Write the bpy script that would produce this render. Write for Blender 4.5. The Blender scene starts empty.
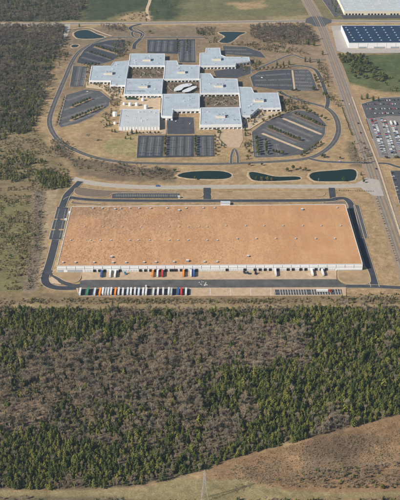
import bpy, math, random
import numpy as np
from mathutils import Vector, Matrix
from mathutils.geometry import tessellate_polygon
random.seed(7); rng = np.random.default_rng(7)
S = bpy.context.scene
COL = S.collection
# ------------------------------------------------------------------ camera
F, PITCH, ALT, CY = 1029.0, math.radians(28.0), 724.0, -1361.0
cam = bpy.data.cameras.new('camera'); camo = bpy.data.objects.new('camera', cam); COL.objects.link(camo)
cam.sensor_fit = 'VERTICAL'; cam.sensor_height = 24; cam.lens = F*24/500
cam.clip_start = 1; cam.clip_end = 30000
camo.location = (0, CY, ALT); camo.rotation_euler = (math.pi/2-PITCH, 0, 0)
S.camera = camo
# ------------------------------------------------------------------ light
SUN_EL = math.radians(34); SHD = Vector((1, 0.48, 0)).normalized()     # direction shadows fall
w = bpy.data.worlds.new('World'); S.world = w; w.use_nodes = True
nt = w.node_tree; nt.nodes.clear()
sky = nt.nodes.new('ShaderNodeTexSky'); sky.sky_type = 'NISHITA'; sky.sun_disc = False
sky.sun_elevation = SUN_EL; sky.sun_rotation = math.atan2(-SHD.x, -SHD.y)
bg = nt.nodes.new('ShaderNodeBackground'); bg.inputs[1].default_value = 0.062
wo = nt.nodes.new('ShaderNodeOutputWorld')
nt.links.new(sky.outputs[0], bg.inputs[0]); nt.links.new(bg.outputs[0], wo.inputs[0])
sl = bpy.data.lights.new('sun', 'SUN'); sl.energy = 5.0; sl.angle = math.radians(0.5); sl.color = (1, .91, .78)
so = bpy.data.objects.new('sun', sl); COL.objects.link(so)
so.rotation_euler = Vector((SHD.x*math.cos(SUN_EL), SHD.y*math.cos(SUN_EL), -math.sin(SUN_EL))).to_track_quat('-Z', 'Y').to_euler()
S.view_settings.view_transform = 'Standard'; S.view_settings.look = 'None'
S.view_settings.exposure = 0.45; S.view_settings.gamma = 1.0
S.view_settings.use_curve_mapping = False
S.cycles.max_bounces = 4; S.cycles.diffuse_bounces = 2; S.cycles.glossy_bounces = 2; S.cycles.volume_bounces = 0
# ------------------------------------------------------------------ helpers
sP, cP = math.sin(PITCH), math.cos(PITCH)
def G(px, py, z=0.0):
    u, v = (px-200)/F, (py-250)/F
    t = (ALT-z)/(sP+v*cP)
    return Vector((u*t, CY+(cP-v*sP)*t, z))
def GL(pts, z=0.0): return [G(a, b, z) for a, b in pts]
def smooth(pts, closed=True, n=5):
    m = len(pts); out = []
    rngi = range(m) if closed else range(m-1)
    for i in rngi:
        if closed: p0, p1, p2, p3 = pts[i-1], pts[i], pts[(i+1) % m], pts[(i+2) % m]
        else: p0, p1, p2, p3 = pts[max(i-1, 0)], pts[i], pts[i+1], pts[min(i+2, m-1)]
        p0, p1, p2, p3 = (Vector(p) for p in (p0, p1, p2, p3))
        for k in range(n):
            t = k/n
            out.append(0.5*((2*p1)+(-p0+p2)*t+(2*p0-5*p1+4*p2-p3)*t*t+(-p0+3*p1-3*p2+p3)*t**3))
    if not closed: out.append(Vector(pts[-1]))
    return out
def tag(o, label=None, cat=None, group=None, kind=None):
    if label: o['label'] = label
    if cat: o['category'] = cat
    if group: o['group'] = group
    if kind: o['kind'] = kind
    return o
def mesh(name, vs, fs, mats):
    me = bpy.data.meshes.new(name); me.from_pydata([tuple(v) for v in vs], [], fs)
    for m in (mats if isinstance(mats, (list, tuple)) else [mats]): me.materials.append(m)
    me.update(); return me
def link(name, me, parent=None, loc=None, rz=None, scale=None):
    o = bpy.data.objects.new(name, me); COL.objects.link(o)
    if parent: o.parent = parent
    if loc is not None: o.location = loc
    if rz is not None: o.rotation_euler = (0, 0, rz)
    if scale is not None: o.scale = scale
    return o
def obj(name, vs, fs, mat, parent=None): return link(name, mesh(name, vs, fs, mat), parent)
def empty(name, loc=(0, 0, 0), rz=0, sc=1):
    o = bpy.data.objects.new(name, None); COL.objects.link(o); o.location = loc; o.rotation_euler = (0, 0, rz)
    o.scale = (sc, sc, sc) if not isinstance(sc, tuple) else sc
    o.empty_display_size = .5; return o
def sub(o, part):
    o.parent = part; o.matrix_parent_inverse = part.matrix_basis.inverted(); return o
class MB:
    def __init__(s): s.v = []; s.f = []; s.mi = []
    def add(s, vs, fs, mi=0):
        b = len(s.v); s.v += [Vector(v) for v in vs]; s.f += [tuple(i+b for i in f) for f in fs]; s.mi += [mi]*len(fs)
    def box(s, x0, x1, y0, y1, z0, z1, mi=0, M=None):
        vs = [Vector(p) for p in ((x0,y0,z0),(x1,y0,z0),(x1,y1,z0),(x0,y1,z0),(x0,y0,z1),(x1,y0,z1),(x1,y1,z1),(x0,y1,z1))]
        if M: vs = [M @ v for v in vs]
        s.add(vs, [(3,2,1,0),(4,5,6,7),(0,1,5,4),(1,2,6,5),(2,3,7,6),(3,0,4,7)], mi)
    def prism(s, prof, y0, y1, mi=0):      # profile in xz swept in y
        n = len(prof)
        vs = [(x, y0, z) for x, z in prof]+[(x, y1, z) for x, z in prof]
        s.add(vs, [tuple(range(n)), tuple(range(2*n-1, n-1, -1))]+[(i, i+n, (i+1) % n+n, (i+1) % n) for i in range(n)], mi)
    def tube(s, a, b, r0, r1, n=5, mi=0):
        a, b = Vector(a), Vector(b); d = (b-a).normalized(); t = d.orthogonal().normalized(); u = d.cross(t)
        vs = []
        for c, r in ((a, r0), (b, r1)):
            for k in range(n):
                an = 2*math.pi*k/n; vs.append(c+(t*math.cos(an)+u*math.sin(an))*r)
        s.add(vs, [(k, (k+1) % n, (k+1) % n+n, k+n) for k in range(n)]+[tuple(range(n))[::-1], tuple(range(n, 2*n))], mi)
    def mesh(s, name, mats):
        me = mesh(name, s.v, s.f, mats)
        if any(s.mi): me.polygons.foreach_set('material_index', s.mi)
        return me
    def build(s, name, mats, parent=None): return link(name, s.mesh(name, mats), parent)
def poly_sheet(name, pts, mat, parent=None):
    tris = tessellate_polygon([pts])
    fs = []
    for t in tris:
        a, b, c = (pts[i] for i in t)
        fs.append(t if (b-a).cross(c-a).z > 0 else t[::-1])
    return obj(name, pts, fs, mat, parent)
def ribbon_pts(line, wd):
    L, R = [], []
    n = len(line)
    for i in range(n):
        d = (line[min(i+1, n-1)]-line[max(i-1, 0)]); d.z = 0; d.normalize()
        nn = Vector((-d.y, d.x, 0))
        ww = wd[i] if isinstance(wd, list) else wd
        L.append(line[i]+nn*ww/2); R.append(line[i]-nn*ww/2)
    return L, R
def add_ribbon(mb, line, wd, z, off=0, mi=0, h=0):
    n = len(line)
    if off:
        L, R = ribbon_pts(line, 2*off); line = L if off > 0 else L
    L, R = ribbon_pts(line, wd)
    for p in L+R: p.z = z
    mb.add(L+R, [(n+i, n+i+1, i+1, i) for i in range(n-1)], mi)
    if h:
        for side, fl in ((L, 0), (R, 1)):
            vs = side+[Vector((p.x, p.y, z-h)) for p in side]
            fs = [(i, i+1, n+i+1, n+i) for i in range(n-1)]
            mb.add(vs, [f[::-1] for f in fs] if fl else fs, mi)
def area2(pts): return sum(pts[i-1].x*pts[i].y-pts[i].x*pts[i-1].y for i in range(len(pts)))
def ccw(pts): return pts if area2(pts) > 0 else pts[::-1]
def inpoly(x, y, pts):
    c = False; n = len(pts); j = n-1
    for i in range(n):
        if (pts[i].y > y) != (pts[j].y > y) and x < (pts[j].x-pts[i].x)*(y-pts[i].y)/(pts[j].y-pts[i].y)+pts[i].x: c = not c
        j = i
    return c
def sdf(X, Y, pts):            # numpy signed distance, negative inside
    d2 = np.full(X.shape, 1e18); ins = np.zeros(X.shape, bool); n = len(pts); j = n-1
    for i in range(n):
        ax, ay, bx, by = pts[j].x, pts[j].y, pts[i].x, pts[i].y
        ex, ey = bx-ax, by-ay; wx, wy = X-ax, Y-ay
        t = np.clip((wx*ex+wy*ey)/(ex*ex+ey*ey+1e-9), 0, 1)
        d2 = np.minimum(d2, (wx-ex*t)**2+(wy-ey*t)**2)
        cond = (ay > Y) != (by > Y)
        with np.errstate(divide='ignore', invalid='ignore'):
            ins ^= cond & (X < (bx-ax)*(Y-ay)/(by-ay if by != ay else 1e-9)+ax)
        j = i
    d = np.sqrt(d2); return np.where(ins, -d, d)
def vnoise(X, Y, sc, seed):
    r = np.random.default_rng(seed); T = r.random((256, 256))
    x, y = X/sc, Y/sc; xi, yi = np.floor(x).astype(int), np.floor(y).astype(int)
    fx, fy = x-xi, y-yi; fx = fx*fx*(3-2*fx); fy = fy*fy*(3-2*fy)
    g = lambda a, b: T[a % 256, b % 256]
    return (g(xi, yi)*(1-fx)+g(xi+1, yi)*fx)*(1-fy)+(g(xi, yi+1)*(1-fx)+g(xi+1, yi+1)*fx)*fy
def fbm(X, Y, sc, seed): return .5*vnoise(X, Y, sc, seed)+.3*vnoise(X, Y, sc/2.1, seed+1)+.2*vnoise(X, Y, sc/4.3, seed+2)
# ------------------------------------------------------------------ materials
def mat(name, col, rough=.9, noise=None, var=.15, bump=0, spec=.3, metal=0, n2=None, var2=.1, island=0):
    m = bpy.data.materials.new(name); m.use_nodes = True; t = m.node_tree; N, L = t.nodes, t.links
    b = N['Principled BSDF']; b.inputs['Roughness'].default_value = rough; b.inputs['Metallic'].default_value = metal
    b.inputs['Specular IOR Level'].default_value = spec
    b.inputs['Base Color'].default_value = (*col, 1)
    if noise or island:
        geo = N.new('ShaderNodeNewGeometry')
        rgb = N.new('ShaderNodeRGB'); rgb.outputs[0].default_value = (*col, 1); cur = rgb.outputs[0]
        for sc, va in ((noise, var), (n2, var2)):
            if not sc: continue
            no = N.new('ShaderNodeTexNoise'); no.inputs['Scale'].default_value = 1/sc; no.inputs['Detail'].default_value = 5
            no.inputs['Roughness'].default_value = .65
            L.new(geo.outputs['Position'], no.inputs['Vector'])
            mr = N.new('ShaderNodeMapRange'); mr.inputs[1].default_value = .3; mr.inputs[2].default_value = .7
            mr.inputs[3].default_value = 1-va; mr.inputs[4].default_value = 1+va
            L.new(no.outputs[0], mr.inputs[0])
            mu = N.new('ShaderNodeVectorMath'); mu.operation = 'SCALE'
            L.new(cur, mu.inputs[0]); L.new(mr.outputs[0], mu.inputs['Scale']); cur = mu.outputs[0]
            if bump and sc == noise:
                bp = N.new('ShaderNodeBump'); bp.inputs['Strength'].default_value = bump; bp.inputs['Distance'].default_value = sc*.3
                L.new(no.outputs[0], bp.inputs['Height']); L.new(bp.outputs[0], b.inputs['Normal'])
        if island:
            oi = N.new('ShaderNodeObjectInfo')
            mr = N.new('ShaderNodeMapRange'); mr.inputs[3].default_value = 1-island; mr.inputs[4].default_value = 1+island
            L.new(oi.outputs['Random'], mr.inputs[0])
            mu = N.new('ShaderNodeVectorMath'); mu.operation = 'SCALE'
            L.new(cur, mu.inputs[0]); L.new(mr.outputs[0], mu.inputs['Scale']); cur = mu.outputs[0]
        L.new(cur, b.inputs['Base Color'])
    return m
def leafmat(name, c0, c1, c2):
    m = bpy.data.materials.new(name); m.use_nodes = True; t = m.node_tree; N, L = t.nodes, t.links
    b = N['Principled BSDF']; b.inputs['Roughness'].default_value = .85; b.inputs['Specular IOR Level'].default_value = .15
    oi = N.new('ShaderNodeObjectInfo'); geo = N.new('ShaderNodeNewGeometry')
    r = N.new('ShaderNodeValToRGB'); e = r.color_ramp.elements
    e[0].color = (*c0, 1); e[1].color = (*c2, 1); x = e.new(.5); x.color = (*c1, 1)
    L.new(oi.outputs['Random'], r.inputs[0])
    mr = N.new('ShaderNodeMapRange'); mr.inputs[3].default_value = .65; mr.inputs[4].default_value = 1.35
    L.new(geo.outputs['Random Per Island'], mr.inputs[0])
    mu = N.new('ShaderNodeVectorMath'); mu.operation = 'SCALE'
    L.new(r.outputs[0], mu.inputs[0]); L.new(mr.outputs[0], mu.inputs['Scale']); L.new(mu.outputs[0], b.inputs['Base Color'])
    return m
M = {}
M['asphalt'] = mat('asphalt', (.056, .06, .07), .9, 9, .28, 0, n2=.9, var2=.22)
M['asphalt_new'] = mat('asphalt_new', (.04, .046, .06), .88, 12, .26, n2=.9, var2=.2)
M['asphalt_old'] = mat('asphalt_old', (.078, .08, .087), .9, 10, .28, n2=1, var2=.24)
M['asphalt_yard'] = mat('asphalt_yard', (.088, .085, .086), .9, 15, .3, n2=1.2, var2=.22)
M['concrete'] = mat('concrete', (.36, .335, .31), .9, 8, .12, n2=1, var2=.08)
M['concrete_tan'] = mat('concrete_tan', (.42, .315, .215), .9, 7, .2, n2=1.2, var2=.1)
M['road_tan'] = mat('road_tan', (.28, .205, .14), .9, 10, .16, n2=1.3, var2=.1)
M['road_brown'] = mat('road_brown', (.2, .165, .135), .9, 14, .14, n2=1.2, var2=.1)
M['road_grey'] = mat('road_grey', (.2, .185, .18), .9, 14, .12, n2=1.2, var2=.1)
M['paint'] = mat('paint', (.5, .48, .44), .8, 3, .25)
M['paint_yellow'] = mat('paint_yellow', (.5, .36, .1), .8, 3, .25)
M['kerb'] = mat('kerb', (.44, .36, .26), .9, 4, .15)
M['bank'] = mat('bank', (.36, .285, .19), .95, 4, .2)
M['mulch'] = mat('mulch', (.16, .12, .09), .95, 3, .3, n2=.8, var2=.2)
M['lawn_dry'] = mat('lawn_dry', (.31, .222, .128), .95, 14, .2, n2=1.5, var2=.18)
M['pale_earth'] = mat('pale_earth', (.48, .37, .25), .95, 7, .18, n2=1.2, var2=.15)
M['white_wall'] = mat('white_wall', (.78, .79, .8), .7, 5, .05)
M['grey_wall'] = mat('grey_wall', (.36, .4, .44), .7, 5, .06)
M['white_roof'] = mat('white_roof', (.37, .43, .49), .6, 16, .13, n2=2.5, var2=.1)
M['ribbed_roof'] = mat('ribbed_roof', (.45, .49, .52), .5, 16, .12, n2=2, var2=.08)
M['coping'] = mat('coping', (.56, .6, .64), .6, 6, .05)
M['cream'] = mat('cream', (.72, .64, .5), .75, 4, .06)
M['blue_roof'] = mat('blue_roof', (.012, .032, .075), .6, 20, .2, n2=3, var2=.12)
M['window'] = mat('window', (.022, .028, .038), .25, spec=.5)
M['dock_dark'] = mat('dock_dark', (.02, .022, .026), .7, 1, .2)
M['dock_grey'] = mat('dock_grey', (.6, .63, .66), .6, 1, .1)
M['metal'] = mat('metal', (.24, .29, .35), .5, 2, .2, metal=.2)
M['steel'] = mat('steel', (.4, .39, .37), .6, 2, .15, metal=.1)
M['rubber'] = mat('rubber', (.02, .02, .02), .9, 1, .1)
M['chassis'] = mat('chassis', (.035, .035, .04), .8, 1, .2)
M['water'] = mat('water', (.006, .02, .014), .12, spec=.1)
M['bark'] = mat('bark', (.11, .085, .065), .95, 1, .2)
M['wood_grey'] = mat('wood_grey', (.33, .29, .235), .95, 1.5, .2, island=.3)
M['twig'] = leafmat('twig', (.2, .168, .128), (.33, .285, .222), (.37, .27, .165))
M['twig_dark'] = leafmat('twig_dark', (.12, .1, .082), (.19, .16, .13), (.22, .165, .11))  # dark bare-tree tone; on the far woods it paints in cloud shade
M['needle'] = leafmat('needle', (.04, .06, .017), (.1, .115, .027), (.18, .172, .042))
M['cedar'] = leafmat('cedar', (.034, .058, .02), (.064, .08, .025), (.11, .105, .032))
M['leaf'] = leafmat('leaf', (.05, .07, .022), (.085, .09, .03), (.13, .11, .035))
M['scrub'] = leafmat('scrub', (.1, .105, .035), (.2, .15, .085), (.29, .2, .12))
M['hedge'] = leafmat('hedge', (.03, .05, .022), (.035, .055, .022), (.045, .06, .025))
# warehouse roof: orange ballast with raked ripple, dark specks and dust
def roof_mat():
    m = bpy.data.materials.new('tan_ballast_roof'); m.use_nodes = True; t = m.node_tree; N, L = t.nodes, t.links
    b = N['Principled BSDF']; b.inputs['Roughness'].default_value = .95; b.inputs['Specular IOR Level'].default_value = .1
    geo = N.new('ShaderNodeNewGeometry'); P = geo.outputs['Position']
    def noise(sc, det=4, rough=.6, stretch=None):
        n = N.new('ShaderNodeTexNoise'); n.inputs['Scale'].default_value = 1/sc; n.inputs['Detail'].default_value = det; n.inputs['Roughness'].default_value = rough
        if stretch:
            mp = N.new('ShaderNodeMapping'); mp.inputs['Scale'].default_value = stretch; L.new(P, mp.inputs[0]); L.new(mp.outputs[0], n.inputs['Vector'])
        else: L.new(P, n.inputs['Vector'])
        return n.outputs[0]
    def rng_(s, a, b_, c, d):
        n = N.new('ShaderNodeMapRange'); n.inputs[1].default_value = a; n.inputs[2].default_value = b_; n.inputs[3].default_value = c; n.inputs[4].default_value = d
        L.new(s, n.inputs[0]); return n.outputs[0]
    def mix(f, a, b_):
        n = N.new('ShaderNodeMix'); n.data_type = 'RGBA'
        if isinstance(f, float): n.inputs[0].default_value = f
        else: L.new(f, n.inputs[0])
        for k, v in ((6, a), (7, b_)):
            if isinstance(v, tuple): n.inputs[k].default_value = (*v, 1)
            else: L.new(v, n.inputs[k])
        return n.outputs[2]
    def mul(a, b_):
        n = N.new('ShaderNodeMath'); n.operation = 'MULTIPLY'
        for k, v in ((0, a), (1, b_)):
            if isinstance(v, float): n.inputs[k].default_value = v
            else: L.new(v, n.inputs[k])
        return n.outputs[0]
    base = mix(rng_(noise(60), .35, .65, 0, 1), (.43, .228, .115), (.51, .29, .152))
    base = mix(rng_(noise(25, 5, .7, (1, .25, 1)), .45, .75, 0, .6), base, (.58, .36, .2))
    # grey-brown dust over the north-west part of the roof
    sep = N.new('ShaderNodeSeparateXYZ'); L.new(P, sep.inputs[0])
    west = rng_(sep.outputs[0], -160, 90, 1, 0)
    north = rng_(sep.outputs[1], 0, 120, .12, 1)
    dust = mul(mul(rng_(noise(70, 5), .3, .6, 0, 1), west), north)
    base = mix(mul(dust, .9), base, (.25, .165, .105))
    # ripple mottles, strongest on the western half
    vo = N.new('ShaderNodeTexVoronoi'); vo.inputs['Scale'].default_value = 1/2.9; vo.inputs['Randomness'].default_value = .8
    mp = N.new('ShaderNodeMapping'); mp.inputs['Scale'].default_value = (1, .5, 1); mp.inputs['Rotation'].default_value = (0, 0, .25); L.new(P, mp.inputs[0]); L.new(mp.outputs[0], vo.inputs['Vector'])
    spk = rng_(vo.outputs['Distance'], .14, .58, 1, 0)
    amt = mul(rng_(sep.outputs[0], -150, 190, 1, .22), rng_(noise(34, 3), .35, .6, .35, 1))
    rip = noise(3.0, 3, .6, (1, .5, 1))
    base = mix(mul(mul(spk, rng_(rip, .36, .54, .5, 1)), mul(amt, 1.0)), base, (.15, .088, .05))
    base = mix(mul(rng_(rip, .48, .68, 0, .5), amt), base, (.74, .5, .31))
    base = mix(rng_(noise(8, 4, .65, (.2, 1, 1)), .5, .72, 0, .3), base, (.38, .215, .115))
    base = mix(rng_(noise(9, 4, .65, (1, .12, 1)), .52, .72, 0, .3), base, (.62, .39, .22))
    base = mix(rng_(noise(1.2, 2), .3, .7, 0, .18), base, (.3, .17, .09))
    L.new(base, b.inputs['Base Color'])
    bp = N.new('ShaderNodeBump'); bp.inputs['Distance'].default_value = .5; bp.inputs['Strength'].default_value = .35
    L.new(noise(3.5, 4), bp.inputs['Height']); L.new(bp.outputs[0], b.inputs['Normal'])
    return m
M['tan_roof'] = roof_mat()
def ground_mat():
    m = bpy.data.materials.new('ground'); m.use_nodes = True; t = m.node_tree; N, L = t.nodes, t.links
    b = N['Principled BSDF']; b.inputs['Roughness'].default_value = 1; b.inputs['Specular IOR Level'].default_value = .05
    at = N.new('ShaderNodeAttribute'); at.attribute_name = 'soil'
    geo = N.new('ShaderNodeNewGeometry'); cur = at.outputs['Color']
    for sc, lo, hi in ((45, .72, 1.25), (9, .66, 1.32), (1.8, .66, 1.34)):
        no = N.new('ShaderNodeTexNoise'); no.inputs['Scale'].default_value = 1/sc; no.inputs['Detail'].default_value = 6; no.inputs['Roughness'].default_value = .7
        L.new(geo.outputs['Position'], no.inputs['Vector'])
        mr = N.new('ShaderNodeMapRange'); mr.inputs[1].default_value = .3; mr.inputs[2].default_value = .7; mr.inputs[3].default_value = lo; mr.inputs[4].default_value = hi
        L.new(no.outputs[0], mr.inputs[0])
        mu = N.new('ShaderNodeVectorMath'); mu.operation = 'SCALE'; L.new(cur, mu.inputs[0]); L.new(mr.outputs[0], mu.inputs['Scale']); cur = mu.outputs[0]
    # straw / green tint patches
    no = N.new('ShaderNodeTexNoise'); no.inputs['Scale'].default_value = 1/22; no.inputs['Detail'].default_value = 5
    L.new(geo.outputs['Position'], no.inputs['Vector'])
    mr = N.new('ShaderNodeMapRange'); mr.inputs[1].default_value = .5; mr.inputs[2].default_value = .75; mr.inputs[4].default_value = .3
    L.new(no.outputs[0], mr.inputs[0])
    mx = N.new('ShaderNodeMix'); mx.data_type = 'RGBA'; L.new(mr.outputs[0], mx.inputs[0]); L.new(cur, mx.inputs[6]); mx.inputs[7].default_value = (.15, .14, .07, 1)
    L.new(mx.outputs[2], b.inputs['Base Color'])
    bp = N.new('ShaderNodeBump'); bp.inputs['Distance'].default_value = .6; bp.inputs['Strength'].default_value = .5
    n3 = N.new('ShaderNodeTexNoise'); n3.inputs['Scale'].default_value = .5; n3.inputs['Detail'].default_value = 6; L.new(geo.outputs['Position'], n3.inputs['Vector'])
    L.new(n3.outputs[0], bp.inputs['Height']); L.new(bp.outputs[0], b.inputs['Normal'])
    return m
M['ground'] = ground_mat()
# ------------------------------------------------------------------ ground
TAN = (.325, .232, .13); PALE = (.42, .32, .21); FLOOR = (.115, .092, .062); BROWN = (.17, .13, .085); OLIVE = (.17, .15, .075)
GREEN = (.15, .145, .07); DGREEN = (.052, .068, .034); REDB = (.24, .155, .088); STRAW = (.27, .22, .12); SCRUB = (.195, .155, .085)
WOOD_LOW = [(-140, 309), (60, 309), (140, 311), (260, 310), (330, 308), (540, 312), (540, 380), (400, 414), (340, 430), (300, 440), (230, 459), (200, 472), (175, 478), (140, 487), (60, 490), (-120, 489)]
WOOD_W = [(-150, 27), (64, 27), (63, 40), (57, 52), (50, 70), (47, 86), (44, 100), (38, 118), (30, 132), (0, 140), (-110, 140)]
WOOD_NW = [(-260, -14), (92, -14), (84, 6), (80, 20), (40, 22), (-180, 22)]
REG = [  # (px polygon, colour, feather metres)
 ([(-300, -30), (700, -30), (600, 22), (-200, 22)], OLIVE, 10),
 ([(84, -20), (165, -20), (150, 8), (120, 13), (108, 20), (84, 20)], DGREEN, 25),
 ([(165, -20), (300, -20), (302, 4), (300, 14), (190, 17), (160, 15)], GREEN, 40),
 ([(150, -20), (190, -20), (178, 20), (140, 20)], DGREEN, 40),
 ([(118, 19), (126, 14), (148, 11), (152, 21), (125, 21.5)], TAN, 12),
 ([(228, 3), (262, 1), (268, 7), (240, 9)], TAN, 25),
 ([(268, 17), (312, 15), (316, 19), (268, 20)], STRAW, 15),
 ([(334, 54), (500, 52), (500, 90), (395, 94), (343, 82)], (.1, .115, .05), 20),
 ([(355, 57), (500, 55), (500, 75), (368, 72)], (.075, .1, .042), 15),
 ([(250, 26), (312, 25), (322, 46), (295, 52), (255, 46)], BROWN, 30),
 ([(98, 26), (128, 26), (125, 33), (105, 34)], BROWN, 15),
 ([(60, 28), (260, 26), (300, 50), (330, 100), (285, 112), (120, 100), (90, 90), (60, 110), (52, 100)], (.225, .165, .1), 60),
 ([(70, 28), (215, 26), (215, 40), (70, 44)], (.2, .155, .105), 30),
 ([(296, 26), (318, 30), (330, 60), (338, 90), (300, 66), (270, 58)], (.25, .185, .12), 25),
 (WOOD_W, (.135, .115, .065), 25), (WOOD_NW, (.075, .075, .045), 30),
 ([(12, 60), (22, 60), (26, 88), (12, 92)], STRAW, 25),
 ([(-100, 140), (40, 130), (70, 170), (70, 188), (50, 210), (44, 285), (40, 292), (-100, 292)], SCRUB, 18),
 ([(-20, 195), (26, 200), (30, 240), (20, 292), (-60, 292)], (.165, .155, .072), 20),
 ([(34, 190), (44, 192), (42, 240), (36, 292), (24, 292), (32, 240)], (.2, .165, .13), 10),
 ([(45, 192), (60, 186), (55, 210), (44, 270), (38, 288), (36, 288), (42, 250)], (.33, .25, .165), 8),
 ([(-140, 293), (76, 293), (200, 297), (345, 296), (540, 296), (540, 312), (-140, 310)], (.2, .15, .088), 8),
 ([(-140, 304), (540, 304), (540, 308.5), (-140, 308.5)], (.265, .205, .115), 5),
 (WOOD_LOW, FLOOR, 8),
 ([(205, 322), (300, 318), (310, 345), (290, 372), (210, 366)], (.21, .155, .115), 25),
 ([(-10, 400), (40, 395), (60, 425), (20, 432), (-10, 428)], (.2, .145, .1), 15),
 ([(200, 473), (230, 460), (300, 441), (340, 431), (540, 378), (540, 540), (200, 540)], REDB, 8),
 ([(300, 447), (355, 432), (380, 440), (350, 462), (300, 470)], (.15, .105, .07), 20),
 ([(-120, 491), (60, 491), (140, 488), (176, 479), (240, 480), (290, 490), (330, 492), (330, 494), (420, 491), (420, 497), (280, 500), (150, 510), (-120, 520)], (.24, .2, .105), 5),
 ([(-120, 497), (60, 496), (120, 499), (200, 506), (420, 505), (420, 560), (-120, 560)], (.14, .115, .07), 5),
 ([(62, 155), (150, 168), (176, 168), (176, 182), (120, 181), (80, 175)], BROWN, 12),
 ([(52, 140), (66, 143), (70, 157), (54, 158)], BROWN, 10),
 ([(110, 140), (135, 135), (135, 158), (100, 152)], (.29, .25, .12), 15),
 ([(346, 140), (364, 142), (372, 168), (350, 166)], BROWN, 10),
]
REGW = [(GL(p), c, f) for p, c, f in REG]
FLAT_CUT = []
def relief(X, Y):
    w1 = np.clip(-sdf(X, Y, REGW_low)/30, 0, 1)+np.clip(-sdf(X, Y, REGW_hill)/25, 0, 1)+np.clip(-sdf(X, Y, REGW_w)/40, 0, 1)
    return w1*((fbm(X, Y, 70, 5)-.5)*9+(fbm(X, Y, 16, 9)-.5)*2.0)-w1*2.0
REGW_low = GL([(-140, 312), (540, 314), (540, 388), (400, 416), (230, 461), (175, 480), (-120, 489)])
REGW_hill = GL([(205, 480), (235, 463), (300, 443), (540, 382), (540, 486), (330, 486)])
REGW_w = GL(WOOD_W)
xs = np.concatenate([[-6000, -4000, -2500, -1600, -1100], np.arange(-840, 841, 4.5), [1100, 1600, 2500, 4000, 6000]])
y0 = G(200, 520).y; y1 = G(200, -6).y
ys = np.concatenate([[y0-3000, y0-1200, y0-500, y0-200], np.arange(y0, -80, 3.6), np.arange(-80, y1, 5), [y1+200, y1+600, y1+1500, y1+4000]])
X, Y = np.meshgrid(xs, ys)
C = np.empty(X.shape+(3,)); C[:] = TAN
wob = (fbm(X, Y, 26, 3)-.5)
for pts, c, fe in REGW:
    a = np.clip(.5-(sdf(X, Y, pts)+wob*fe*1.4)/fe, 0, 1)[..., None]; a = a*a*(3-2*a)
    C = C*(1-a)+np.array(c)*a
Z = relief(X, Y)
ny, nx = X.shape
V = np.stack([X, Y, Z], -1).reshape(-1, 3)
idx = np.arange(ny*nx).reshape(ny, nx)
Q = np.stack([idx[:-1, :-1], idx[:-1, 1:], idx[1:, 1:], idx[1:, :-1]], -1).reshape(-1, 4)
me = bpy.data.meshes.new('ground')
me.vertices.add(len(V)); me.vertices.foreach_set('co', V.ravel())
me.loops.add(Q.size); me.loops.foreach_set('vertex_index', Q.ravel())
me.polygons.add(len(Q)); me.polygons.foreach_set('loop_start', np.arange(0, Q.size, 4)); me.polygons.foreach_set('loop_total', np.full(len(Q), 4))
me.update(calc_edges=True); me.validate()
at = me.color_attributes.new('soil', 'FLOAT_COLOR', 'POINT')
at.data.foreach_set('color', np.concatenate([C.reshape(-1, 3), np.ones((len(V), 1))], 1).astype(np.float32).ravel())
me.materials.append(M['ground']); me.polygons.foreach_set('use_smooth', np.ones(len(Q), bool))
tag(link('ground', me), kind='structure')
def gz(x, y): return float(relief(np.array([x]), np.array([y]))[0])
# ------------------------------------------------------------------ roads, lots
ZL = [0.05]
def nextz(): ZL[0] += .012; return ZL[0]
def road(name, px, width, m, kerb=True, lines=(), n=6, shoulder=None):
    line = [Vector((p.x, p.y, 0)) for p in smooth(GL(px), False, n)]
    if shoulder:
        mb = MB(); add_ribbon(mb, line, width+2*shoulder[0], nextz()); tag(mb.build('road_shoulder', M[shoulder[1]]), kind='structure')
    z = nextz()
    mb = MB(); add_ribbon(mb, line, width, z)
    r = tag(mb.build(name, M[m]), kind='structure')
    if kerb:
        mb = MB()
        for s in (-1, 1): add_ribbon(mb, line, .8, z+.05, s*(width/2), h=.15)
        mb.build('kerb', M['kerb'], r)
    for off, wd, mm in lines:
        mb = MB(); add_ribbon(mb, line, wd, z+.03, off or .001); mb.build('lane_line', M[mm], r)
    return r
def lot(name, px, m, kerb=True, sm=0, mtl_kerb='kerb'):
    pts = GL(px)
    for _ in range(2 if sm else 0):
        q = []
        for i in range(len(pts)): a_, b_ = pts[i], pts[(i+1) % len(pts)]; q += [a_.lerp(b_, .25), a_.lerp(b_, .75)]
        pts = q
    pts = ccw(pts); z = nextz()
    for p in pts: p.z = z
    o = tag(poly_sheet(name, [p.copy() for p in pts], M[m]), kind='structure')
    if kerb:
        mb = MB(); ln = pts+[pts[0], pts[1]]; add_ribbon(mb, ln, .9, z+.05, h=.15); mb.build('kerb', M[mtl_kerb], o)
    o['z'] = z
    return o
def stalls(lot_o, rows, depth=5.4, pitch=2.9, wd=.3, both=True):
    mb = MB(); z = lot_o['z']+.03
    for a, b in rows:
        p, q = G(*a), G(*b); d = q-p; L = d.length; d.normalize(); nn = Vector((-d.y, d.x, 0))
        for k in range(int(L/pitch)+1):
            if random.random() < .06: continue
            c = p+d*k*pitch
            for s in ((-1, 1) if both else (1,)):
                e = c+nn*s*depth
                mb.add([Vector((v.x, v.y, z)) for v in (c-d*wd/2, c+d*wd/2, e+d*wd/2, e-d*wd/2)], [(0, 1, 2, 3)] if s < 0 else [(3, 2, 1, 0)])
        c = p; mb.add([Vector((v.x, v.y, z)) for v in (p-nn*.14, q-nn*.14, q+nn*.14, p+nn*.14)], [(0, 1, 2, 3)])
    m_ = mb.build('stall_markings', M['paint'], lot_o); m_['kind'] = 'stuff'
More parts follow.
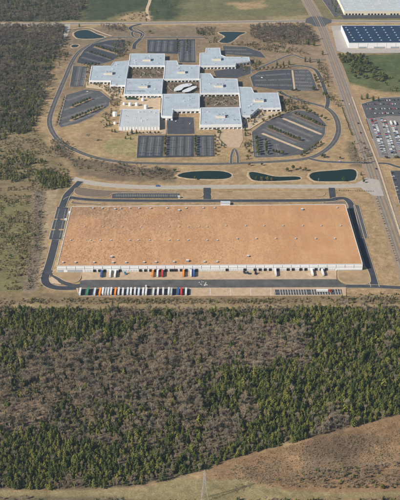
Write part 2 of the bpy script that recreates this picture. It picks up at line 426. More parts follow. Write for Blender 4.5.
def island(parent, a, b, wd, m='lawn_dry'):
    p, q = G(*a), G(*b); d = (q-p).normalized(); n = Vector((-d.y, d.x, 0)); pts = []
    for c, s in ((p, 1), (q, -1)):
        for k in range(7):
            an = math.pi/2+math.pi*k/6
            pts.append(c+(d*math.cos(an)*s*wd/2+n*math.sin(an)*s*wd/2))
    z = parent['z']+.16
    vs = [Vector((v.x, v.y, z)) for v in pts]; k = len(vs)
    fs = [tuple(range(k))]+[(i, i+k, (i+1) % k+k, (i+1) % k) for i in range(k)]
    vs += [Vector((v.x, v.y, z-.2)) for v in pts]
    return obj('planting_strip', vs, fs, M[m], parent)
road('highway', [(-160, 25), (0, 24.3), (100, 23.6), (200, 22.6), (300, 21), (330, 21), (400, 21.6), (560, 22)], 17, 'road_grey', kerb=False, shoulder=(4, 'pale_earth'), lines=((0.01, .5, 'paint_yellow'), (7.5, .35, 'paint'), (-7.5, .35, 'paint')))
road('divided_road', [(296, -22), (307, 0), (320, 24), (330.5, 52), (346, 95), (357.5, 128), (368, 155), (378, 185), (389, 215), (400, 247), (411, 280), (430, 340)], 22, 'road_brown', kerb=False, shoulder=(6, 'road_tan'),
     lines=((0.01, 3.2, 'road_tan'), (10.4, .35, 'paint'), (-10.4, .35, 'paint'), (5.6, .3, 'paint'), (-5.6, .3, 'paint')))
lot('road_junction', [(306, 18.8), (311, 16.5), (321, 16.5), (327, 18.6), (332, 20), (331, 23), (327, 24), (325, 26.5), (315, 26.5), (311, 24), (305, 23)], 'asphalt_old', kerb=False)
road('frontage_road', [(73, 178.5), (84, 181.5), (108, 185), (150, 187.3), (205, 187), (270, 186.5), (330, 186.5), (378, 185)], 15, 'concrete', kerb=True, lines=((0.01, .4, 'paint_yellow'),))
lot('frontage_apron', [(356, 183.4), (366, 178), (379, 180), (384, 196), (374, 196), (364, 190.6)], 'concrete', kerb=False)
# campus ring
road('ring_road', [(147, 37.4), (125, 37.5), (108, 38), (97, 42), (86, 47), (78, 53), (71.5, 63), (66, 76), (60, 90), (53.5, 106), (49.5, 120), (52, 131), (60, 141), (73, 149), (90, 156), (110, 160.5), (137, 163), (200, 164), (235, 163.4), (285, 161), (309, 158), (323, 152), (334, 142), (338.5, 130), (335.5, 117), (326.5, 108), (312, 103.5), (299, 100), (285, 95), (279, 91)], 11, 'asphalt_old', lines=((.01, .3, 'paint_yellow'),))
road('north_drive', [(147, 37.5), (170, 37.4), (205, 37.4)], 9, 'asphalt')
road('campus_entrance', [(141, 24), (131, 27), (133, 31), (142, 34), (140, 39), (135, 44), (134, 49)], 10, 'asphalt_new')
road('entrance_loop', [(132, 28), (139, 30), (144, 34), (141, 38), (134, 37), (132, 33), (135, 30)], 6, 'asphalt_new')
road('gate_road', [(68, 24), (67.5, 29), (65, 36), (61, 43), (59, 47)], 11, 'concrete')
road('east_drive', [(239, 77), (247, 73), (257, 69), (272, 62.5), (286, 56.5), (294, 55), (306, 59), (326, 60)], 8, 'asphalt_old')
road('lot_loop', [(290, 66.5), (301, 66), (314, 69), (320, 77), (325, 90), (328, 100), (326.5, 108)], 9, 'asphalt')
road('link_road', [(309, 158.5), (322, 161.3), (345, 162.5), (372, 163)], 9, 'asphalt_old')
road('east_lot_road', [(378, 163.3), (388, 163.8), (398, 167), (420, 172)], 8, 'asphalt')
road('far_track', [(152, -20), (150, 0), (147, 10), (149, 21)], 8, 'pale_earth', kerb=False)
P1 = lot('parking_lot', [(84, 50), (92, 44), (109, 40.2), (125.5, 39.5), (126, 50), (119, 57), (112, 61), (102, 64), (90, 65), (77, 63), (80, 56)], 'asphalt_new')
stalls(P1, [((86, 52), (112, 60)), ((94, 47.5), (119, 55)), ((82, 57.5), (102, 63)), ((104, 44.5), (124, 49.5))])
island(P1, (95, 47), (119, 54.3), 7)
P2 = lot('parking_lot', [(73, 66), (88, 66.8), (83.5, 86.5), (69.5, 87)], 'asphalt'); stalls(P2, [((86.3, 68.5), (82.3, 85.3)), ((80, 67), (76.4, 86))])
P3 = lot('parking_lot', [(66, 95), (86, 89.3), (100, 91), (110.5, 99), (109, 106), (92, 117.5), (78, 123.5), (60.5, 127.5), (58.5, 124)], 'asphalt_old')
stalls(P3, [((66, 101), (92, 92)), ((64, 110), (104, 96)), ((62, 119), (107, 103)), ((63, 125), (96, 113))])
for a, b in (((72, 107.5), (91, 99.5)), ((71, 120.5), (103, 107.5))): island(P3, a, b, 8)
lot('red_earth_strip', [(63.5, 97), (66, 96), (57.5, 125), (55, 126)], 'mulch', kerb=False)
P4 = lot('parking_lot', [(147, 39.7), (195.5, 39.2), (196, 62.5), (179, 62.5), (178, 54), (147, 53)], 'asphalt_new')
vl = lambda x, ya, yb: ((200+(x-200)*(ya+297)/(yb+297), ya), (x, yb))
stalls(P4, [vl(x, 41, 51.5) for x in (151, 157.5, 164, 170.5)]+[vl(x, 41, 61) for x in (180, 187, 193)])
P5 = lot('parking_lot', [(222.5, 46), (246, 46.8), (261, 52), (266, 58), (252, 56.8), (224, 54)], 'asphalt'); stalls(P5, [((225, 49.5), (247, 50)), ((227, 52.5), (252, 54))])
lot('service_yard', [(213, 71), (236, 67.8), (251, 66), (251, 74), (238, 78), (216, 77.6)], 'asphalt')
P6 = lot('parking_lot', [(250, 77), (259, 71.5), (280, 69.5), (308, 69.5), (311.5, 73), (318, 90), (311, 91), (280, 90), (253, 86.5)], 'asphalt')
lot('lot_extension', [(293.6, 70.4), (307.5, 70.2), (310.8, 73.2), (316.8, 89.6), (296, 89.8)], 'asphalt_old', kerb=False)
stalls(P6, [((256, 76), (290, 74)), ((255, 80.5), (291, 79.5)), ((256, 85), (292, 85.5))]+[((295.5, 72+k*3.4), (309+k, 71.8+k*3.6)) for k in range(6)])
island(P6, (292.3, 70.6), (294.5, 89), 4, 'kerb')
P7 = lot('parking_lot', [(251.5, 132), (262, 124), (282, 114), (299, 110), (316, 113.5), (326, 124), (325, 135), (315, 147.5), (304, 154.5), (283, 157), (256, 158), (253.5, 156)], 'asphalt_old')
stalls(P7, [((262, 129), (296, 143.5)), ((277, 122), (313, 137)), ((289, 116), (322, 130)), ((262, 133.5), (300, 149)), ((272, 126), (309, 141.3)), ((282, 118.3), (319, 133.6)), ((294, 113.6), (324, 126.3)), ((256.6, 138), (257.5, 156)), ((266, 140.5), (267.5, 155.5)), ((276, 144.5), (279, 155.5))])
for a, b, ww in (((263, 133.9), (302, 149.6), 6), ((284, 119), (320.5, 134.2), 6)): island(P7, a, b, ww, 'pale_earth')
for a, b in (((268, 128), (300, 141.5)), ((294, 114.6), (323, 127))): island(P7, a, b, 8, 'mulch')
P8 = lot('parking_lot', [(138, 135.5), (214, 135.3), (215, 156.5), (136.5, 158)], 'asphalt_new')
stalls(P8, [vl(x, 137, 156) for x in (141.5, 149.5, 157, 172, 180, 188, 203, 210.5)])
for x in (164.5, 195.5): a, b = vl(x, 137, 156); island(P8, a, b, 6, 'mulch')
lot('entry_court', [(167, 119), (178, 117), (194, 117.5), (195, 134), (167, 134.3)], 'asphalt')
lot('plaza', [(216, 131), (242, 129.5), (243, 140), (239, 148), (222, 147), (217, 140)], 'concrete_tan')
road('plaza_drive', [(231, 163.5), (231.6, 155), (234.5, 149), (237.5, 155), (238, 163)], 5, 'asphalt_old')
# warehouse yard
road('warehouse_drive', [(80.5, 181.5), (74, 188), (67.5, 194.5), (64.5, 201), (61.5, 210), (57, 232), (54.5, 245), (50, 262), (46.5, 273), (45, 280), (48, 285), (57, 288), (72, 288.3), (90, 287)], 12, 'asphalt_new')
road('north_service_road', [(66, 200.5), (71, 197.8), (80, 199), (110, 200.6), (207, 201), (320, 200.5), (336, 198.8), (344, 198.6), (349, 201.5), (352, 207)], 11, 'asphalt_new')
road('yard_entrance', [(207, 188), (207, 193), (207, 200)], 12, 'asphalt_new', kerb=False)
road('yard_entrance', [(331.5, 188), (332, 193), (333, 200)], 10, 'asphalt_new', kerb=False)
road('east_yard_road', [(350, 203), (354, 215), (361, 240), (368, 263), (373, 280), (375, 287)], 12, 'asphalt_new')
road('south_yard_road', [(335, 286.3), (350, 286.5), (375, 286.7), (400, 288), (440, 290)], 10, 'asphalt')
road('corner_link', [(48.5, 271), (57, 278), (66, 283.6), (74, 286), (84, 285.4)], 9, 'asphalt', kerb=False)
cp = lot('car_park', [(57.2, 207), (69, 208), (61.8, 240), (48.6, 239.5)], 'asphalt_new')
stalls(cp, [((59.3, 209), (52, 238.5)), ((65.5, 209.5), (59.5, 238))], wd=.1)
for xa, xb, y in ((52.6, 56.6, 219.6), (61.6, 65, 219.6), (50.4, 54.2, 230), (60, 63.2, 230)): island(cp, (xa, y), (xb, y), 4)
lot('east_car_park', [(353.5, 205), (359, 205.4), (368, 238), (361, 238.4)], 'asphalt_old')
nr = lot('north_car_row', [(112, 193.3), (179, 193.5), (179, 198.3), (112, 198.3)], 'asphalt'); stalls(nr, [((113, 195.8), (178, 195.8))], depth=5.2)
for px in ([(76, 186.5), (100, 190.5), (140, 191.6), (176, 191.6), (177, 192.8), (112, 192.6), (109, 197.6), (82, 196.8), (73, 193.3)], ): lot('planting_bed', px, 'mulch', sm=3)
lot('planting_bed', [(183, 191.8), (202, 191.8), (204, 195), (201, 198), (183, 198), (181.5, 195)], 'lawn_dry', sm=3)
lot('planting_bed', [(212, 191.8), (322, 191.6), (326, 194), (321, 197.4), (214, 198), (210.5, 195)], 'lawn_dry', sm=3)
lot('planting_bed', [(72, 201.2), (82, 203.2), (100, 203.8), (100, 204.8), (80, 205), (70, 204)], 'mulch', sm=3)
lot('planting_bed', [(323, 202.8), (334, 201.6), (345, 201.2), (346.5, 203), (340, 204), (322, 204.2)], 'mulch', sm=3)
apron = lot('dock_apron', [(81.5, 268), (336.5, 266.5), (336.5, 281), (82, 281.5)], 'concrete_tan', kerb=False)
court = lot('truck_court', [(80, 281.2), (86, 280.2), (337, 279.6), (341, 283), (346, 285), (346, 288), (80, 289)], 'asphalt_yard', kerb=False)
ts = lot('trailer_strip', [(76, 288.4), (346, 287.6), (346, 296), (79, 297)], 'concrete_tan', kerb=False)
tst = lot('trailer_stalls', [(78.6, 288.8), (190.4, 288.6), (190.8, 295.6), (78.2, 296)], 'asphalt_old', kerb=False)
mb = MB()
for px in np.arange(190, 272, 20.2):
    add_ribbon(mb, [G(px, 288.6), G(px+.1, 296)], 1.0, ts['z']+.03)
mb.build('concrete_joint', M['paint'], ts)
es = lot('empty_trailer_stalls', [(274, 290), (341.5, 289.6), (342.5, 295), (274.4, 295.4)], 'asphalt', kerb=False)
stalls(es, [((274.8, 292.7), (341.5, 292.3))], depth=7.4, pitch=3.66, wd=.75)
mb = MB(); z = court['z']+.03; c = G(203.3, 284); sr = random.Random(3)
for k in range(16):
    q = c+Vector((sr.gauss(0, 2.6), sr.gauss(0, 4.2), 0)); r = sr.uniform(.35, 1.2); n = 7
    mb.add([Vector((q.x+math.cos(6.283*j/n)*r*sr.uniform(.5, 1.3), q.y+math.sin(6.283*j/n)*r*sr.uniform(.6, 2.0), z+k*.002)) for j in range(n)], [tuple(range(n))])
tag(mb.build('spilled_paint', M['paint'], court), kind='stuff')
lot('corner_lawn', [(52.5, 283.6), (50, 281.6), (49.6, 278.5), (52, 277.2), (58, 281.5), (61.5, 284.6)], 'pale_earth')
lot('corner_lawn', [(51.5, 274.5), (54.5, 270), (57, 269), (81, 269.5), (81.3, 277), (79, 281.5), (73.5, 283.4), (65.5, 282), (57.5, 277)], 'lawn_dry', sm=2)
lot('corner_lawn', [(338, 268), (363, 267), (367, 268), (371.5, 281.5), (368, 284.6), (352, 284.8), (343, 283), (337.5, 279)], 'lawn_dry', sm=2)
# right-hand car lot
CL = lot('car_lot', [(361, 104), (381, 98), (430, 95), (440, 158), (379, 158), (372.5, 139), (366, 119)], 'road_grey')
lot('car_lot_asphalt', [(361.5, 104.4), (381, 98.6), (430, 96), (432, 118), (390, 116), (368, 119), (366.5, 118)], 'asphalt_old', kerb=False)
CL2 = lot('side_car_park', [(390, 171), (405, 171), (412, 206), (399.5, 205)], 'asphalt')
lot('depot_yard', [(322, 0), (337, -3), (345, 13.5), (334, 17)], 'asphalt_old'); lot('depot_yard', [(331, 26), (342, 25.5), (349.5, 49), (440, 48), (440, 53), (345, 53.6), (337, 51)], 'concrete', kerb=False)
lot('depot_front', [(340, 14.8), (470, 14), (470, 18), (343, 18.6)], 'asphalt')
# lines of pale verge by divided road
road('verge_path', [(352, 97), (361, 122), (372, 150), (379.5, 170), (390, 203), (402, 240)], 3, 'pale_earth', kerb=False)
for px_c, mm in (([(128, 66), (165, 66), (163.5, 80), (126, 80)], 'mulch'), ([(200, 93), (240, 93), (241, 108.5), (200, 109)], 'mulch'), ([(163, 79), (200, 79), (200, 95), (163, 95)], 'mulch'), ([(122, 95), (161, 95), (160.5, 111), (119, 111)], 'pale_earth'), ([(86, 82), (110, 85), (124, 86.5), (121, 100), (112, 98.5), (102, 90), (86, 88)], 'pale_earth'), ([(242, 116), (258, 111.5), (281, 111), (279, 113.5), (262, 122), (250, 129.5), (243, 130)], 'pale_earth'), ([(160, 117), (167.5, 118), (166, 134.6), (137, 134.6), (118, 131), (160, 130)], 'concrete_tan')):
    lot('courtyard', px_c, mm, kerb=False)
for a_ in ([(131, 72), (138, 70), (146, 73.5), (153, 70.5), (162, 74)], [(140, 78), (146, 73.5), (152, 78)], [(203, 101), (211, 98), (220, 102.5), (230, 98.5), (239, 102)], [(214, 106), (220, 102.5), (227, 106)], [(167, 86), (174, 92), (186, 93), (197, 90)], [(250, 128), (256, 121), (266, 115.5), (280, 112.5)], [(104, 88), (112, 90.5), (120, 94)]): road('garden_path', a_, 2.6, 'concrete', kerb=False)
# ponds
def pond(px, grow=1.16, bw=3.0):
    pts = ccw(smooth(GL(px), True, 5)); n = len(pts)
    for p in pts: p.z = .12
    wobj = tag(poly_sheet('pond_water', [p.copy() for p in pts], M['water']), kind='structure')
    vs = []; prof = ((-.6, .1), (.6, .55), (bw*.7, .5), (bw+1, .03))
    for o_, z in prof:
        for i in range(n):
            d = (pts[(i+1) % n]-pts[i-1]); d.z = 0; d.normalize(); nn = Vector((d.y, -d.x, 0))
            vs.append(Vector((pts[i].x, pts[i].y, z))+nn*o_*(1+.35*math.sin(i*1.7)))
    fs = [(k*n+i, (k+1)*n+i, (k+1)*n+(i+1) % n, k*n+(i+1) % n) for k in range(3) for i in range(n)]
    obj('bank', vs, fs, M['bank'], wobj)
for p in ([(74, 33.5), (79, 30.6), (88, 30), (97, 34), (105, 37), (99, 38.4), (86, 39), (77, 38)],
          [(71.5, 46), (74, 44.6), (79, 45), (77, 47.2), (72.5, 47.4)],
          [(219.5, 32), (245, 32.2), (239.5, 35.6), (233, 41), (227, 43.2), (219.5, 42), (222, 39), (225, 36.5)],
          [(178, 175), (185, 172.4), (200, 171), (220, 171), (230.5, 173.5), (231, 177), (221, 179.2), (193, 178.8), (180, 177)],
          [(249, 173.3), (253, 171.8), (262.5, 173.5), (276, 176.4), (296, 176.4), (301, 178), (297, 180), (270, 181.2), (253, 180)],
          [(309.4, 175.3), (315, 172), (336, 170.2), (351, 169), (356.5, 171.5), (356, 178), (350, 181), (319, 181.4), (311.5, 179)]): pond(p)
road('pond_path', [(72, 29.5), (80, 28.3), (90, 28.5), (98, 31.5), (106, 34.6), (112, 36.5)], 5, 'pale_earth', kerb=False)
# ------------------------------------------------------------------ buildings
UB = MB(); UB.box(-.5, .5, -.5, .5, 0, 1)
def ubox(m):
    k = 'u_'+m
    if k not in M_cache: M_cache[k] = UB.mesh('block_'+m, M[m])
    return M_cache[k]
M_cache = {}
def sub_(part): return lambda n, me, loc, rz, sc: sub(link(n, me, None, loc, rz, sc), part)
BUILT = []
def walls(name, pts, z0, z1, m, parent):
    n = len(pts); vs = [Vector((p.x, p.y, z0)) for p in pts]+[Vector((p.x, p.y, z1)) for p in pts]
    return obj(name, vs, [(i, (i+1) % n, (i+1) % n+n, i+n) for i in range(n)], M[m], parent)
def coping(pts, z, parent, m='coping', wd=.9, h=.7):
    mb = MB(); n = len(pts)
    for i in range(n):
        a, b = pts[i], pts[(i+1) % n]; d = b-a; L = d.length; an = math.atan2(d.y, d.x)
        T = Matrix.Translation((a.x, a.y, 0)) @ Matrix.Rotation(an, 4, 'Z')
        mb.box(-.12+.01*i, L+.1-.01*i, -.14, wd, z+.004*i, z+h+.004*i, 0, T)
    return mb.build('parapet', M[m], parent)
def module(px, label, h=7.6, pent=None, units=(), roofm='white_roof', win=True, seams=True, wallm='white_wall'):
    pts = ccw(GL(px, h)); BUILT.append(pts)
    c = sum(pts, Vector())/len(pts)
    r = empty('office_building', (c.x, c.y, 0)); off = Vector((c.x, c.y, 0))
    P = [p-off for p in pts]
    walls('wall', P, 0, h, wallm, r)
    roof = poly_sheet('roof', [p.copy() for p in P], M[roofm], r)
    coping(P, h, r)
    tag(r, label, 'building', 'connected office buildings of the campus')
    if pent:
        a = G(pent[0], pent[3], h); b = G(pent[1], pent[3], h)
        W = b.x-a.x; D = W*.85; H = 4.2
        e = link('penthouse', ubox('cream'), r, ((a.x+b.x)/2-off.x, a.y+D/2-off.y, h), 0, (W, D, H))
        t = sub_(e)('penthouse_roof', ubox('white_roof'), ((a.x+b.x)/2-off.x, a.y+D/2-off.y, h+H), 0, (W+.5, D+.5, .4))
        for k in range(2):
            sub_(e)('roof_fan', ubox('metal'), ((a.x+b.x)/2-off.x-W*.2+k*W*.4, a.y+D*.5-off.y, h+H+.4), 0, (2.2, 2.2, 1.1))
    for ux, uy, us in units:
        p = G(ux, uy, h)-off; link('roof_unit', ubox('metal'), r, (p.x, p.y, h), 0, (us, us, us*.55))
    # scattered small roof fittings
    xs_ = [p.x for p in P]; ys_ = [p.y for p in P]
    for k in range(9):
        x, y = random.uniform(min(xs_)+5, max(xs_)-5), random.uniform(min(ys_)+6, max(ys_)-6)
        if inpoly(x, y, P): s_ = random.uniform(.9, 1.7); link('roof_vent', ubox('metal'), r, (x, y, h), 0, (s_, s_, s_*.7))
    for k in range(4):
        x, y = random.uniform(min(xs_)+12, max(xs_)-12), random.uniform(min(ys_)+12, max(ys_)-12)
        if inpoly(x-6, y, P) and inpoly(x+6, y, P) and inpoly(x, y-6, P) and inpoly(x, y+6, P):
            s_ = random.uniform(2, 3.4); u_ = link('roof_unit', ubox('dock_grey'), r, (x, y, h), 0, (s_, s_*.8, s_*.5)); sub_(u_)('duct', ubox('metal'), (x+s_/2+1.6, y, h), 0, (3.2, .8, .7))
    if seams:
        x = min(xs_)+9; ymn, ymx = min(ys_), max(ys_)
        while x < max(xs_)-3:
            y = ymn+.5; st = None
            while y < ymx+2:
                ins = inpoly(x, y, P)
                if ins and st is None: st = y
                if not ins and st is not None:
                    if y-st > 8: link('roof_seam', ubox('coping'), r, (x, (st+y)/2, h), 0, (.34, y-st-4, .1))
                    st = None
                y += 1
            x += 9.2 if roofm == 'white_roof' else 4
    r['_win'] = int(win)
    return r, P, off, h
MODS = []
MODS.append(module([(92, 66), (111, 66), (114, 62), (129.6, 60.6), (125.2, 85.2), (110.4, 85), (111, 80.8), (89.4, 80.6)], 'westernmost white office wing with stepped outline beside the narrow parking lot', pent=(104.5, 112.3, 71, 74.8)))
MODS.append(module([(130.3, 53.8), (164.9, 53.8), (164.6, 65.6), (128.9, 65.6)], 'white office wing at the north, behind the planted courtyard, left of the striped lot', pent=(142.8, 150.6, 57.3, 61.2)))
MODS.append(module([(126.2, 78.9), (163, 78.9), (161.8, 94.4), (124.2, 94.4)], 'white office wing between the planted courtyard and the yard of white tanks', pent=(139, 147.5, 84, 88), units=[(127+2.1*k, 91.2, 2.4) for k in range(9)]))
MODS.append(module([(165.5, 60.8), (177, 60.8), (178.5, 65), (199.6, 65.4), (199.4, 78.8), (163.6, 79.2)], 'white office wing south of the striped north lot with one cream penthouse', pent=(178, 185.2, 69.8, 73.6)))
MODS.append(module([(162.6, 94.2), (199.6, 93.7), (199.6, 109), (173, 109.6), (172.2, 116.4), (161.4, 116)], 'central white office wing above the dark entry court, bare roof without penthouse', units=[(168, 98, 1.5), (190, 97, 1.5)], h=8.6))
MODS.append(module([(121.3, 109.4), (159.6, 109.8), (159.6, 126.6), (118.8, 126.8)], 'white ribbed-roof hall at the front left of the campus beside the tanks', roofm='ribbed_roof', win=False, h=8))
MODS.append(module([(200.1, 53), (206, 52.6), (206.2, 48.2), (220, 48), (221, 55), (226, 57), (249, 57.2), (250, 61.2), (236, 63), (235.4, 65.6), (200, 66)], 'L-shaped white office wing by the triangular north pond', pent=(212.7, 221, 56.6, 60.6), units=[(221.5, 57.5, 2.2)]))
MODS.append(module([(200.2, 73.6), (210.4, 73.6), (214, 78.4), (237.4, 79), (239, 93), (200.4, 93.2)], 'white office wing between the service road and the eastern courtyard', pent=(215, 223.2, 82.6, 87.4)))
MODS.append(module([(238.8, 87), (251.6, 87.6), (254, 93), (278, 93), (281, 108), (258.4, 108.4), (256.4, 110), (250.2, 115.8), (242, 116), (240.4, 107)], 'easternmost white office wing beside the curved parking lots', pent=(254.4, 263.8, 97.6, 102.2)))
MODS.append(module([(200.8, 107.8), (239.4, 107.4), (242, 124.4), (200, 125)], 'white office wing facing the tan plaza at the campus front', pent=(216.6, 225.2, 113, 118), units=[(234.2, 120, 2.6), (237.6, 120, 2.6)], h=9.4, win=2))
for (r, P, off, h) in MODS:
    if not r['_win']: 
        n = len(P)
        for i in range(n):
            a, b = P[i], P[(i+1) % n]; d = b-a; L = d.length; an = math.atan2(d.y, d.x)
            k = max(2, int(L/6)); d.normalize(); nn = Vector((d.y, -d.x, 0))
            for j in range(1, k):
                c = a+d*(L*j/k)+nn*.2; link('rib', ubox('coping'), r, (c.x, c.y, 0), an, (.5, .4, h-.3))
        continue
    n = len(P)
    for i in range(n):
        a, b = P[i], P[(i+1) % n]; d = b-a; L = d.length; d.normalize(); nn = Vector((d.y, -d.x, 0)); an = math.atan2(d.y, d.x)
        if L < 9 or nn.y > .6: continue
        k = int(L/7.6)
        for j in range(k):
            c = a+d*((j+.5)*L/k)
            o_ = c+off+nn*2
            if any(inpoly(o_.x, o_.y, q) for q in BUILT): continue
            p = c+nn*.05; wz = (.6, 3.3) if r['_win'] == 1 else (1.2, 1.5); link('window', ubox('window'), r, (p.x, p.y, wz[0]), an, (4.2, .2, wz[1]))
            e = a+d*(j*L/k)+nn*.45; link('pilaster', ubox('white_wall'), r, (e.x, e.y, 0), an, (1.6, .9, 4.4))
        ok = [j for j in range(k) if not any(inpoly((a+d*((j+.5)*L/k)+off+nn*2).x, (a+d*((j+.5)*L/k)+off+nn*2).y, q) for q in BUILT)]
        if ok:
            c = a+d*(L*(ok[0]+ok[-1]+1)/2/k)+nn*.5; link('fascia', ubox('white_wall'), r, (c.x, c.y, 4.4), an, (L*(ok[-1]-ok[0]+1)/k, 1.0, h-4.5))
for o in bpy.data.objects:
    if '_win' in o: del o['_win']
# atrium canopies in centre court
for i, (px, lab) in enumerate((([(174, 89.5), (178, 86), (185, 83.8), (192, 84), (190, 86.2), (184, 87.6), (181, 90.2), (175, 91)], 'curved white canopy in the central courtyard, the upper of two'), ([(182, 91.5), (187, 88.6), (193, 86.4), (197, 87), (193, 89.6), (188, 92)], 'curved white canopy in the central courtyard, the lower of two'))):
    pts = ccw(smooth(GL(px, 5), True, 4)); n = len(pts); c = sum(pts, Vector())/n; r = empty('canopy', (c.x, c.y, 0)); off = Vector((c.x, c.y, 0))
    P = [p-off for p in pts]
    vs = P+[p+Vector((0, 0, .6)) for p in P]
    tri = [t if (P[t[1]]-P[t[0]]).cross(P[t[2]]-P[t[0]]).z > 0 else t[::-1] for t in tessellate_polygon([P])]
    obj('canopy_roof', vs, [tuple(q+n for q in t) for t in tri]+[t[::-1] for t in tri]+[(k, (k+1) % n, (k+1) % n+n, k+n) for k in range(n)], M['coping'], r)
    for k in range(0, n, 5): link('post', ubox('white_wall'), r, (P[k].x*.85, P[k].y*.85, 0), 0, (.5, .5, 5))
    tag(r, lab, 'canopy', 'canopies in the central courtyard')
# tanks and plant in the service yard
def tank(px, py, R, H, label):
    p = G(px, py); r = empty('storage_tank', p); mb = MB(); mb.tube((0, 0, 0), (0, 0, H), R, R, 18); mb.build('shell', M['white_wall'], r)
    mb = MB(); mb.tube((0, 0, H), (0, 0, H+R*.3), R*1.02, R*.25, 18); mb.build('tank_roof', M['coping'], r)
    mb = MB(); mb.box(R, R+.25, -.3, .3, 0, H+.8); mb.build('ladder', M['metal'], r)
    tag(r, label, 'tank', 'white tanks of the service yard')
for a in ((124.3, 105, 2.8, 5, 'small white tank at the left end of the yard row'), (130.2, 106, 3.6, 6.5, 'second white tank from the left in the yard row'), (137, 106, 3.8, 6.5, 'third white tank from the left in the yard row'), (143, 101, 3.3, 5.5, 'white tank at the back of the service yard'), (146, 109, 3.8, 8.5, 'tallest white tank standing right of the yard row'), (115, 116, 4.6, 8, 'white tank left of the ribbed-roof hall'), (115, 124, 2.8, 4, 'small white tank near the front of the ribbed-roof hall')): tank(*a)
p = G(131.5, 100); r = empty('equipment_shed', p)
link('wall', ubox('grey_wall'), r, (0, 0, 0), 0, (22, 8, 3.2)); mb = MB(); mb.prism([(-11.6, 3.2), (11.6, 3.2), (11.6, 3.5), (0, 5.2), (-11.6, 3.5)], -4.6, 4.6); mb.build('roof', M['hedge'], r)
tag(r, 'low dark green roofed shed behind the row of white tanks', 'shed')
for k, (px, py) in enumerate(((148.5, 98.5), (153, 98.3), (157, 97.8))):
    r = empty('cooling_unit', G(px, py)); link('casing', ubox('metal'), r, (0, 0, 0), 0, (5, 4, 3)); mb = MB(); mb.tube((0, 0, 3), (0, 0, 3.6), 1.6, 1.6, 12); mb.build('fan_ring', M['chassis'], r)
    tag(r, ['left', 'middle', 'right'][k]+' grey cooling unit along the back of the service yard', 'cooling unit', 'cooling units of the service yard')
# main warehouse
WH = 10.6
roofp = ccw(GL([(71.6, 206.6), (345.2, 204.4), (362.7, 264.2), (57, 266.2)], WH))
c = sum(roofp, Vector())/4; off = Vector((c.x, c.y, 0)); r = empty('warehouse', off); P = [p-off for p in roofp]; WHR = r; WOFF = off
tag(r, 'huge flat warehouse with tan orange roof and white dock wall', 'warehouse')
walls('wall', P, 0, WH, 'white_wall', r)
nxg, nyg = 60, 30
bl, br, tr, tl = [p for p in sorted(P, key=lambda q: q.y)][:2]+[p for p in sorted(P, key=lambda q: q.y)][2:]
if bl.x > br.x: bl, br = br, bl
if tl.x > tr.x: tl, tr = tr, tl
vs = []; 
for j in range(nyg+1):
    for i in range(nxg+1):
        u, v_ = i/nxg, j/nyg; p = (bl*(1-u)+br*u)*(1-v_)+(tl*(1-u)+tr*u)*v_
        vs.append(p+Vector((0, 0, 0)))
obj('roof', vs, [(j*(nxg+1)+i, j*(nxg+1)+i+1, (j+1)*(nxg+1)+i+1, (j+1)*(nxg+1)+i) for j in range(nyg) for i in range(nxg)], M['tan_roof'], r)
mb = MB()
for a, b in ((bl, br), (br, tr), (tr, tl), (tl, bl)):
    d = b-a; L = d.length; an = math.atan2(d.y, d.x); T = Matrix.Translation((a.x, a.y, WH)) @ Matrix.Rotation(an, 4, 'Z')
    mb.box(-.1, L+.1, -.15, .7, -.2, .45, 0, T)
mb.build('parapet', M['coping'], r)
D = (br-bl).normalized(); NN = Vector((D.y, -D.x, 0)); ANG = math.atan2(D.y, D.x); WL = (br-bl).length
def wallat(px):       # distance along front wall at image column
    t = (px-57)/(362.7-57); return t*WL
def onwall(s, outd, z): return bl+D*s+NN*outd+Vector((0, 0, z-bl.z))
def wb(name, m, s0, s1, z0, z1, out=.15, th=.3):
    c = onwall((s0+s1)/2, out, z0); return link(name, ubox(m), r, c, ANG, (s1-s0, th, z1-z0))
wb('wall_band', 'grey_wall', 1, WL-1, 6.1, 6.6, .1, .25)
wb('grey_panel', 'grey_wall', .3, wallat(63), .2, 4.6, .1, .22); wb('grey_panel', 'grey_wall', wallat(67), wallat(82), .2, 4.6, .1, .22)
wb('grey_panel', 'grey_wall', wallat(337), WL-.4, .2, 1.8, .1, .22)
for k in range(1, 34): wb('downpipe', 'coping', WL*k/34-.2, WL*k/34+.2, 4.8, WH-.5, .18, .3)
dark = {93, 99.5, 104.5, 120, 140, 145, 150.4, 155.4, 160.3, 165.4, 172, 175, 181, 185, 191.5, 196, 226, 259, 264, 269, 279, 289, 294, 300.6, 305, 315, 320.5, 325.6, 244, 254}
px = 84.0
while px < 335:
    dk = any(abs(px-q) < 1.3 for q in dark)
    s = wallat(px)
    dd = wb('dock_door', 'dock_dark' if dk else 'dock_grey', s-1.5, s+1.5, 1.2, 4.3, .12, .26)
    if dk:
        sub(wb('dock_hood', 'chassis', s-1.9, s+1.9, 4.3, 4.9, .4, .9), dd); sub(wb('dock_bumper', 'rubber', s-1.7, s+1.7, .7, 1.2, .3, .5), dd)
        sub(wb('dock_seal', 'rubber', s-1.95, s-1.5, 1.2, 4.3, .4, .8), dd); sub(wb('dock_seal', 'rubber', s+1.5, s+1.95, 1.2, 4.3, .4, .8), dd)
    px += 2.55
vents = [(93, 208.8, 2), (102, 208.8, 2), (115, 209.5, 2.4), (120.5, 209, 2), (129.5, 208.8, 2), (139, 208.8, 2), (150.5, 208.7, 2), (167, 208.5, 2), (179, 211, 2.6), (186, 208.5, 2), (203, 208.3, 2), (214.5, 208.2, 2), (302, 210, 2.8), (337, 208, 1.8)]
vents += [(x, 227, 1.3) for x in (84.5, 103, 112.5, 122, 141, 160, 169, 179, 188, 199, 207)]+[(x, 226, 1.5) for x in (226, 245.5, 264, 283, 302.5, 321, 340.5)]
